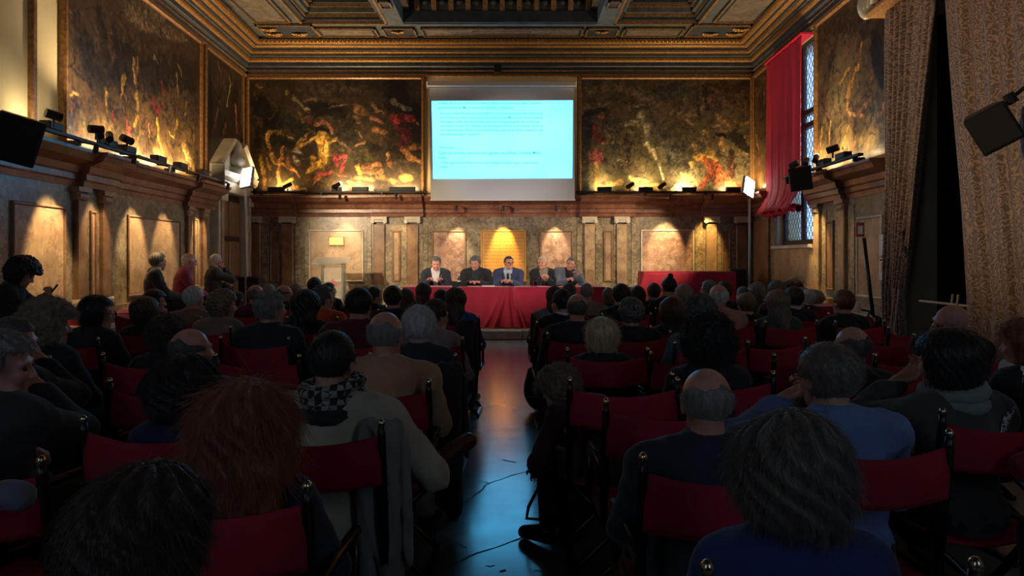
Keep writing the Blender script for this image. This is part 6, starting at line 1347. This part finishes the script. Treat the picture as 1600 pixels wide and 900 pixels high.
def front(u, v):
    x = TX0 - .015 + (TX1 - TX0 + .03) * u; z = .768 - (.768 - .006) * v; px = 800 + x / TY0 * F
    d = .012 * math.sin(x * 9) * v + .008 * math.sin(x * 23 + 2) * v
    for c0, c1, w, a in ((790, 772, 2.3, .09), (783, 757, 3, .05), (800, 812, 3.4, .12), (803, 822, 2.6, .08), (797, 803, 2.2, -.03), (640, 634, 4, .04)):
        c = c0 + (c1 - c0) * v ** 1.3; d += a * (.25 + .75 * v) * math.exp(-((px - c) / w) ** 2)
    return (x - o.x, -.015 - d * 1.0, z)
MB().grid(front, 400, 26).build('cloth_front', M_redv, tc_, True); solid(tc_.children[-1], .006)
for sx, xx in ((-1, TX0 - .015), (1, TX1 + .015)):
    def side(u, v): y = TY0 - .015 + (TY1 - TY0) * u; return (xx - o.x + sx * (.02 + .03 * v * math.sin(u * 17) + .04 * v), y - o.y, .768 - .762 * v)
    MB().grid(side, 40, 16).build('cloth_side', M_redv, tc_, True); solid(tc_.children[-1], .006)
zt = ZS + .768
def on_table(name, px, Y, label, cat, builder, yaw=0):
    r = empty(name, (FX(px, Y), Y, zt + .001), yaw); tag(r, label, cat); builder(r); return r
def bottle(r): MB().lathe([(.03, 0), (.032, .01), (.032, .13), (.012, .19), (.012, .22)], n=14).build('bottle_body', M_glass, r, True); MB().lathe([(.015, .215), (.015, .24)], n=10).build('cap', M_whitep, r); MB().lathe([(.033, .05), (.033, .11)], n=14).build('paper_band', M_paper, r, True)
def tumbler(r): MB().lathe([(.028, 0), (.034, .1), (.031, .1), (.026, .01)], n=14).build('glass_wall', M_glass, r, True)
def papers(r):
    for k in range(3): MB().box(-.105 + k * .004, .105 + k * .004, -.14, .14, k * .0015, k * .0015 + .001).build('sheet', M_paper, r)
def microphone(r):
    MB().lathe([(.06, 0), (.06, .012), (.02, .02)], n=16).build('mic_base', M_blackp, r); MB().tube([(0, 0, .01), (0, .02, .14), (0, .06, .22)], .006, 6).build('gooseneck', M_blackp, r, True); MB().ball((0, .07, .235), (.02, .03, .02)).build('mic_head', M_blackp, r, True)
def book(r): MB().bbox(-.12, .12, -.085, .085, 0, .02, b=.003).build('book_block', M_paper, r); MB().box(-.123, .123, -.088, .088, .02, .024).build('book_cover', mat('muted_rose_cover', (.4, .2, .18), .6), r)
def laptop(r): MB().bbox(-.14, .14, -.1, .1, 0, .015, b=.003).build('laptop_base', M_blackp, r); MB().box(-.14, .14, -.11, -.1, .01, .1).build('laptop_lid', M_blackp, r)
on_table('water_bottle', 717, 13.7, 'clear water bottle with white band beside the writing man', 'bottle', bottle)
on_table('tumbler', 831, 13.55, 'left water glass of the pair before the blonde woman', 'glass', tumbler); on_table('tumbler', 836.5, 13.6, 'right water glass of the pair before the blonde woman', 'glass', tumbler)
on_table('paper_stack', 690, 13.75, 'loose white sheets under the writing man\'s hands', 'papers', papers, .1); on_table('paper_stack', 852, 13.62, 'white sheets in front of the blonde woman', 'papers', papers, -.05)
on_table('microphone', 799, 13.55, 'black table microphone before the man in the blue suit', 'microphone', microphone); on_table('book', 763, 13.65, 'thin rose-covered book lying right of the tousled man\'s arms', 'book', book); on_table('laptop', 718, 13.62, 'low black laptop between the first two speakers', 'laptop', laptop)
on_table('book', 866, 13.8, 'dark closed book on the table right of the clasped hands', 'book', lambda r: MB().bbox(-.13, .13, -.09, .09, 0, .025, b=.003).build('book_block', M_blackp, r))
on_table('microphone', 786, 13.8, 'second black microphone left of the blue-suited man\'s hands', 'microphone', microphone, .3)
# pen in the writing hand
wp = Pn[0].matrix_basis @ (Vector(BODY['panel_writing']['wr'][0]) + Vector((.04, .08, .03)))
r = empty('pen', wp); tag(r, 'pen in the hand of the writing man', 'pen'); MB().tube([(0, 0, -.05), (.03, .01, .08)], .005, 6).build('pen_barrel', M_steel, r)
# acrylic lectern
lx0, lx1, ly = FX(503, 14.1), FX(537, 14.1), 14.1
r = empty('acrylic_lectern', ((lx0 + lx1) / 2, ly, .176)); tag(r, 'transparent acrylic lectern with slanted top and small crest, left of the table', 'lectern')
hw = (lx1 - lx0) / 2
for s in (-1, 1): MB().bbox(s * hw - .012, s * hw + .012, -.15, .15, 0, 1.24, b=.004).build('lectern_post', M_acryl, r)
MB().box(-hw, hw, -.03, -.02, .3, 1.2).build('front_sheet', M_acryl, r)
MB().prof([(-.25, 1.2), (.22, 1.32), (.22, 1.335), (-.25, 1.215)], -hw - .13, hw + .12, Frame((0, 0), (1, 0), (0, 1))).build('lectern_top', M_acryl, r)
MB().bbox(-hw - .05, hw + .05, -.2, .2, 0, .03).build('lectern_base', M_acryl, r); MB().box(-hw, hw, -.12, .12, .52, .535).build('lectern_shelf', M_acryl, r)
mb = MB(); 
for x, h in ((-.09, .06), (-.045, .09), (0, .12), (.045, .09), (.09, .06)): mb.box(x - .018, x + .018, -.036, -.032, .78, .78 + h)
mb.box(-.12, .12, -.036, -.032, .755, .775).build('red_crest', mat('faded_red_print', (.45, .12, .1), .6), r)
# gilt plaque on the wall panel
r = empty('gilt_plaque', (FX(525.5, 15.4), 15.42, PZ(384, 15.4))); tag(r, 'small bright gilt plaque on the marble panel above the lectern', 'plaque')
f0 = Frame((0, 0), (1, 0), (0, -1)); MB().bbox(-.17, .17, -.0, .03, .0, .2, f0, .01).build('plaque_frame', M_gilt, r); MB().box(-.14, .14, .03, .034, .03, .17, f0).build('plaque_field', mat('polished_gold_leaf', (.9, .55, .12), .25, metal=.8), r)
# red covered table at the right of the stage
rx0, rx1, ry = FX(1006, 14.2), FX(1150, 14.2), 14.2
r = empty('red_covered_table', ((rx0 + rx1) / 2, ry + .3, ZS)); tag(r, 'long table fully covered with crimson cloth at the right of the stage', 'table'); o = r.location; hgt = PZ(425, 14.2) - ZS
def cov(u, v):
    x = rx0 + (rx1 - rx0) * u; e = .14 * (1 - u) ** 6 * v * 2; z = hgt * (1 - v)
    return (x - o.x - e, -.3 - .02 * math.sin(x * 13) * v - .014 * math.sin(x * 31) * v - .05 * math.exp(-((u - .52) / .015) ** 2) * (.4 + v), z + .004)
MB().grid(cov, 140, 20).build('cloth_front', M_redv, r, True); solid(r.children[-1], .006)
MB().bbox(rx0 - o.x, rx1 - o.x, -.3, .3, hgt - .02, hgt + .006, b=.004).build('cloth_top', M_redv, r)
for s, xx in ((-1, rx0), (1, rx1)):
    MB().grid(lambda u, v: (xx - o.x + s * (.01 + .04 * v + .02 * v * math.sin(u * 14)), -.3 + .6 * u, hgt * (1 - v)), 20, 10).build('cloth_side', M_redv, r, True); solid(r.children[-1], .006)
MB().box(rx0 - o.x + .05, rx1 - o.x - .05, -.25, .25, 0, hgt - .03).build('table_body', M_wood, r)
def speaker(nm, loc, rot, w, d, h, label, m=M_blackp, cat='loudspeaker'):
    r = empty(nm, loc); r.rotation_euler = rot; tag(r, label, cat)
    vs = [(-w / 2, -d / 2, 0), (w / 2, -d / 2, 0), (w * .36, d / 2, 0), (-w * .36, d / 2, 0)]; vs = [(x, y, z) for z in (-h / 2, h / 2) for x, y, _ in vs]
    MB().add(vs, [(0, 1, 2, 3), (4, 5, 6, 7), (0, 1, 5, 4), (1, 2, 6, 5), (2, 3, 7, 6), (3, 0, 4, 7)]).build('cabinet', m, r)
    md = r.children[0].modifiers.new('bevel', 'BEVEL'); md.width = .015; md.segments = 2
    MB().bbox(-w / 2 + .02, w / 2 - .02, d / 2, d / 2 + .012, -h / 2 + .02, h / 2 - .02, Frame((0, 0), (1, 0), (0, -1)), .008).build('grille', mat(m.name + '_grille', (.014, .014, .015) if m is M_blackp else (.16, .155, .14), .7, bump=.6, scale=300), r)
    return r
sL = speaker('loudspeaker', P(22, 216, 6.9), (R(14), R(12), R(48)), .4, .3, .46, 'black loudspeaker at the left edge above the cornice')
MB().tube([(0, .15, 0), (-.25, .5, -.1)], .02, 8).build('wall_bracket', M_blackp, sL)
sR = speaker('loudspeaker', P(1550, 200, 6.5), (R(14), R(-28), R(-34)), .36, .3, .38, 'black tilted loudspeaker hanging before the gold-brown curtain, right')
MB().tube([(.1, .12, .1), (.26, .2, .14), (.62, .3, .2)], .018, 8).build('wall_bracket', M_blackp, sR); MB().lathe([(.05, -.05), (.05, .05)], (.26, .2, .14), 10).build('bracket_joint', M_blackp, sR)
sM = speaker('loudspeaker', P(1252, 279, 10.9), (R(8), R(-6), R(-28)), .33, .3, .36, 'black loudspeaker in front of the red drape on the right cornice')
MB().tube([(.0, .1, .06), (.35, .35, .02)], .02, 8).build('wall_bracket', M_steel, sM)
sG = speaker('loudspeaker', P(341, 272, 13.1), (R(12), 0, R(20)), .24, .22, .42, 'grey loudspeaker mounted below the broken pediment, left corner', M_greyp)
MB().tube([(0, .1, 0), (-.2, .3, 0)], .02, 8).build('wall_bracket', M_greyp, sG)
speaker('floor_loudspeaker', (FX(394, 14.4), 14.4, ZS + .47), (0, 0, 0), .42, .4, .94, 'black floor loudspeaker beside the doorway in the left corner')
speaker('equipment_case', (FX(1157, 14.3), 14.62, ZS + .55), (0, 0, 0), .34, .4, 1.1, 'black upright case between the red covered table and the white pole', cat='case')
# a black box camera or sensor on the ceiling cornice
r = empty('cornice_sensor', (FX(778, 15.2), 15.22, PZ(107, 15.2))); tag(r, 'small black device on the ceiling cornice above the screen', 'sensor'); MB().bbox(-.08, .08, -.06, .06, -.08, .08).build('sensor_case', M_blackp, r); MB().tube([(0, .06, 0), (0, .16, .04)], .012, 6).build('sensor_arm', M_blackp, r)
# right-hand wall things: sign pole, notices, extinguisher, jacket
q0 = P(1350, 372, 8.6); r = empty('leaning_pole', (P(1376, 520, 8.3)[0], 8.3, 0)); tag(r, 'black pole with small red sign leaning upright by the right wall', 'sign pole'); o = r.location
pb = Vector(P(1364, 493, 8.4)) - o; MB().tube([Vector(q0) - o, pb], .022, 8).build('pole', M_blackp, r, True); MB().tube([pb, pb + Vector((.09, 0, -.03)), (.02, .05, .02)], .018, 8).build('bent_foot', M_blackp, r, True)
MB().bbox(q0[0] - o.x - .1, q0[0] - o.x, q0[1] - o.y - .01, q0[1] - o.y + .01, PZ(370, 8.6), PZ(348, 8.6), b=.004).build('red_sign', mat('dull_red_sign', (.35, .06, .06), .5), r)
MB().box(q0[0] - o.x - .08, q0[0] - o.x - .02, q0[1] - o.y - .0125, q0[1] - o.y - .0105, PZ(366, 8.6), PZ(353, 8.6)).build('white_symbol', M_whitep, r)
for k, (y0, y1, lb) in enumerate(((366, 399, 'plain white notice sheet on the wall beside the damask curtain'), (403, 438, 'white notice with an orange square below the plain sheet'))):
    s0 = RS(1397); r = empty('wall_notice', FR.p(s0, .13, PZ(y1, s0))); tag(r, lb, 'notice'); f2, zz = relf(r, FR); hh = (y1 - y0) / F * s0
    MB().bbox(s0 - .12, s0 + .14, .12, .135, 0, hh, f2, .003).build('sheet', M_paper, r)
    if k: MB().box(s0 - .05, s0 + .08, .136, .138, hh * .35, hh * .8, f2).build('orange_print', mat('orange_print', (.75, .3, .03), .6), r); MB().box(s0 - .01, s0 + .04, .139, .14, hh * .45, hh * .7, f2).build('black_symbol', M_black, r); MB().box(s0 - .09, s0 + .11, .136, .138, hh * .86, hh * .94, f2).build('heading_bar', M_black, r)
    else: MB().box(s0 - .07, s0 + .09, .136, .138, hh * .7, hh * .73, f2).build('printed_line', M_greyp, r); MB().box(s0 - .07, s0 + .05, .136, .138, hh * .2, hh * .23, f2).build('printed_line', M_greyp, r)
ex = P(1356, 520, 8.7); r = empty('fire_extinguisher', (ex[0], 8.7, 0)); tag(r, 'red fire extinguisher on the floor stand by the right wall bench', 'extinguisher')
MB().lathe([(.07, .28), (.08, .3), (.08, .68), (.05, .75), (.025, .78)], n=18).build('cylinder', mat('red_gloss_paint', (.5, .01, .01), .25), r, True); MB().lathe([(.1, 0), (.1, .03), (.03, .04), (.03, .28)], n=14).build('stand', M_blackp, r)
MB().tube([(0, 0, .78), (.02, 0, .84), (-.08, 0, .86)], .014, 6).build('lever', M_blackp, r); MB().tube([(.02, 0, .82), (.1, -.02, .78), (.11, -.02, .5)], .012, 6).build('hose', M_blackp, r, True)
r = empty('black_jacket', FR.p(12.0, .4, .76)); tag(r, 'black jacket propped on the right bench below the window corner', 'jacket')
lumpy('jacket_heap', [seg((-.25, 0, .16), (.05, 0, .34), .12, .08, .06), seg((.05, 0, .34), (.14, 0, .1), .07, .06, .05), ell((-.05, 0, .12), (.22, .14, .12), .05)], cloth(BK), r, h=.02, amp=.014)
r = empty('grey_coat_pile', FR.p(11.4, .4, .78)); tag(r, 'pile of grey-green coats on the right bench next to the black jacket', 'coats')
lumpy('coat_heap', [ell((0, -.1, .09), (.22, .2, .13), .05), ell((-.1, .05, .14), (.14, .14, .1), .05)], cloth((.16, .17, .12)), r, h=.022, amp=.014)
# barrier stick in front of the dark doorway
a_, b_ = Vector(P(1437, 470, 8.2)), Vector(P(1537, 481, 7.35)); r = empty('curtain_rod', a_); tag(r, 'thin pale rod hanging level across the dark doorway behind the bald man', 'rod')
MB().tube([(0, 0, 0), b_ - a_], .014, 8).build('rod', mat('pale_wood_rod', (.5, .42, .34), .5), r, True)
c_ = Vector(P(1600, 398, 6.9)); MB().tube([b_ - a_, c_ - a_], .012, 6).build('sling_cord', _mc['beige_rope'], r, True)
# dim stand inside the lobby
r = empty('lamp_tripod', (6.0, 8.4, 0)); tag(r, 'dark tripod stand barely visible inside the doorway', 'stand')
MB().tube([(0, 0, .3), (0, 0, 2.6)], .02, 8).build('pole', M_greyp, r); MB().bbox(-.1, .1, -.06, .06, 2.5, 2.7).build('lamp_head', M_greyp, r)
for k in range(3): MB().tube([(0, 0, .8), (.4 * math.cos(k * 2.1) * .6, .4 * math.sin(k * 2.1) * .6, .01)], .013, 6).build('leg', M_greyp, r)
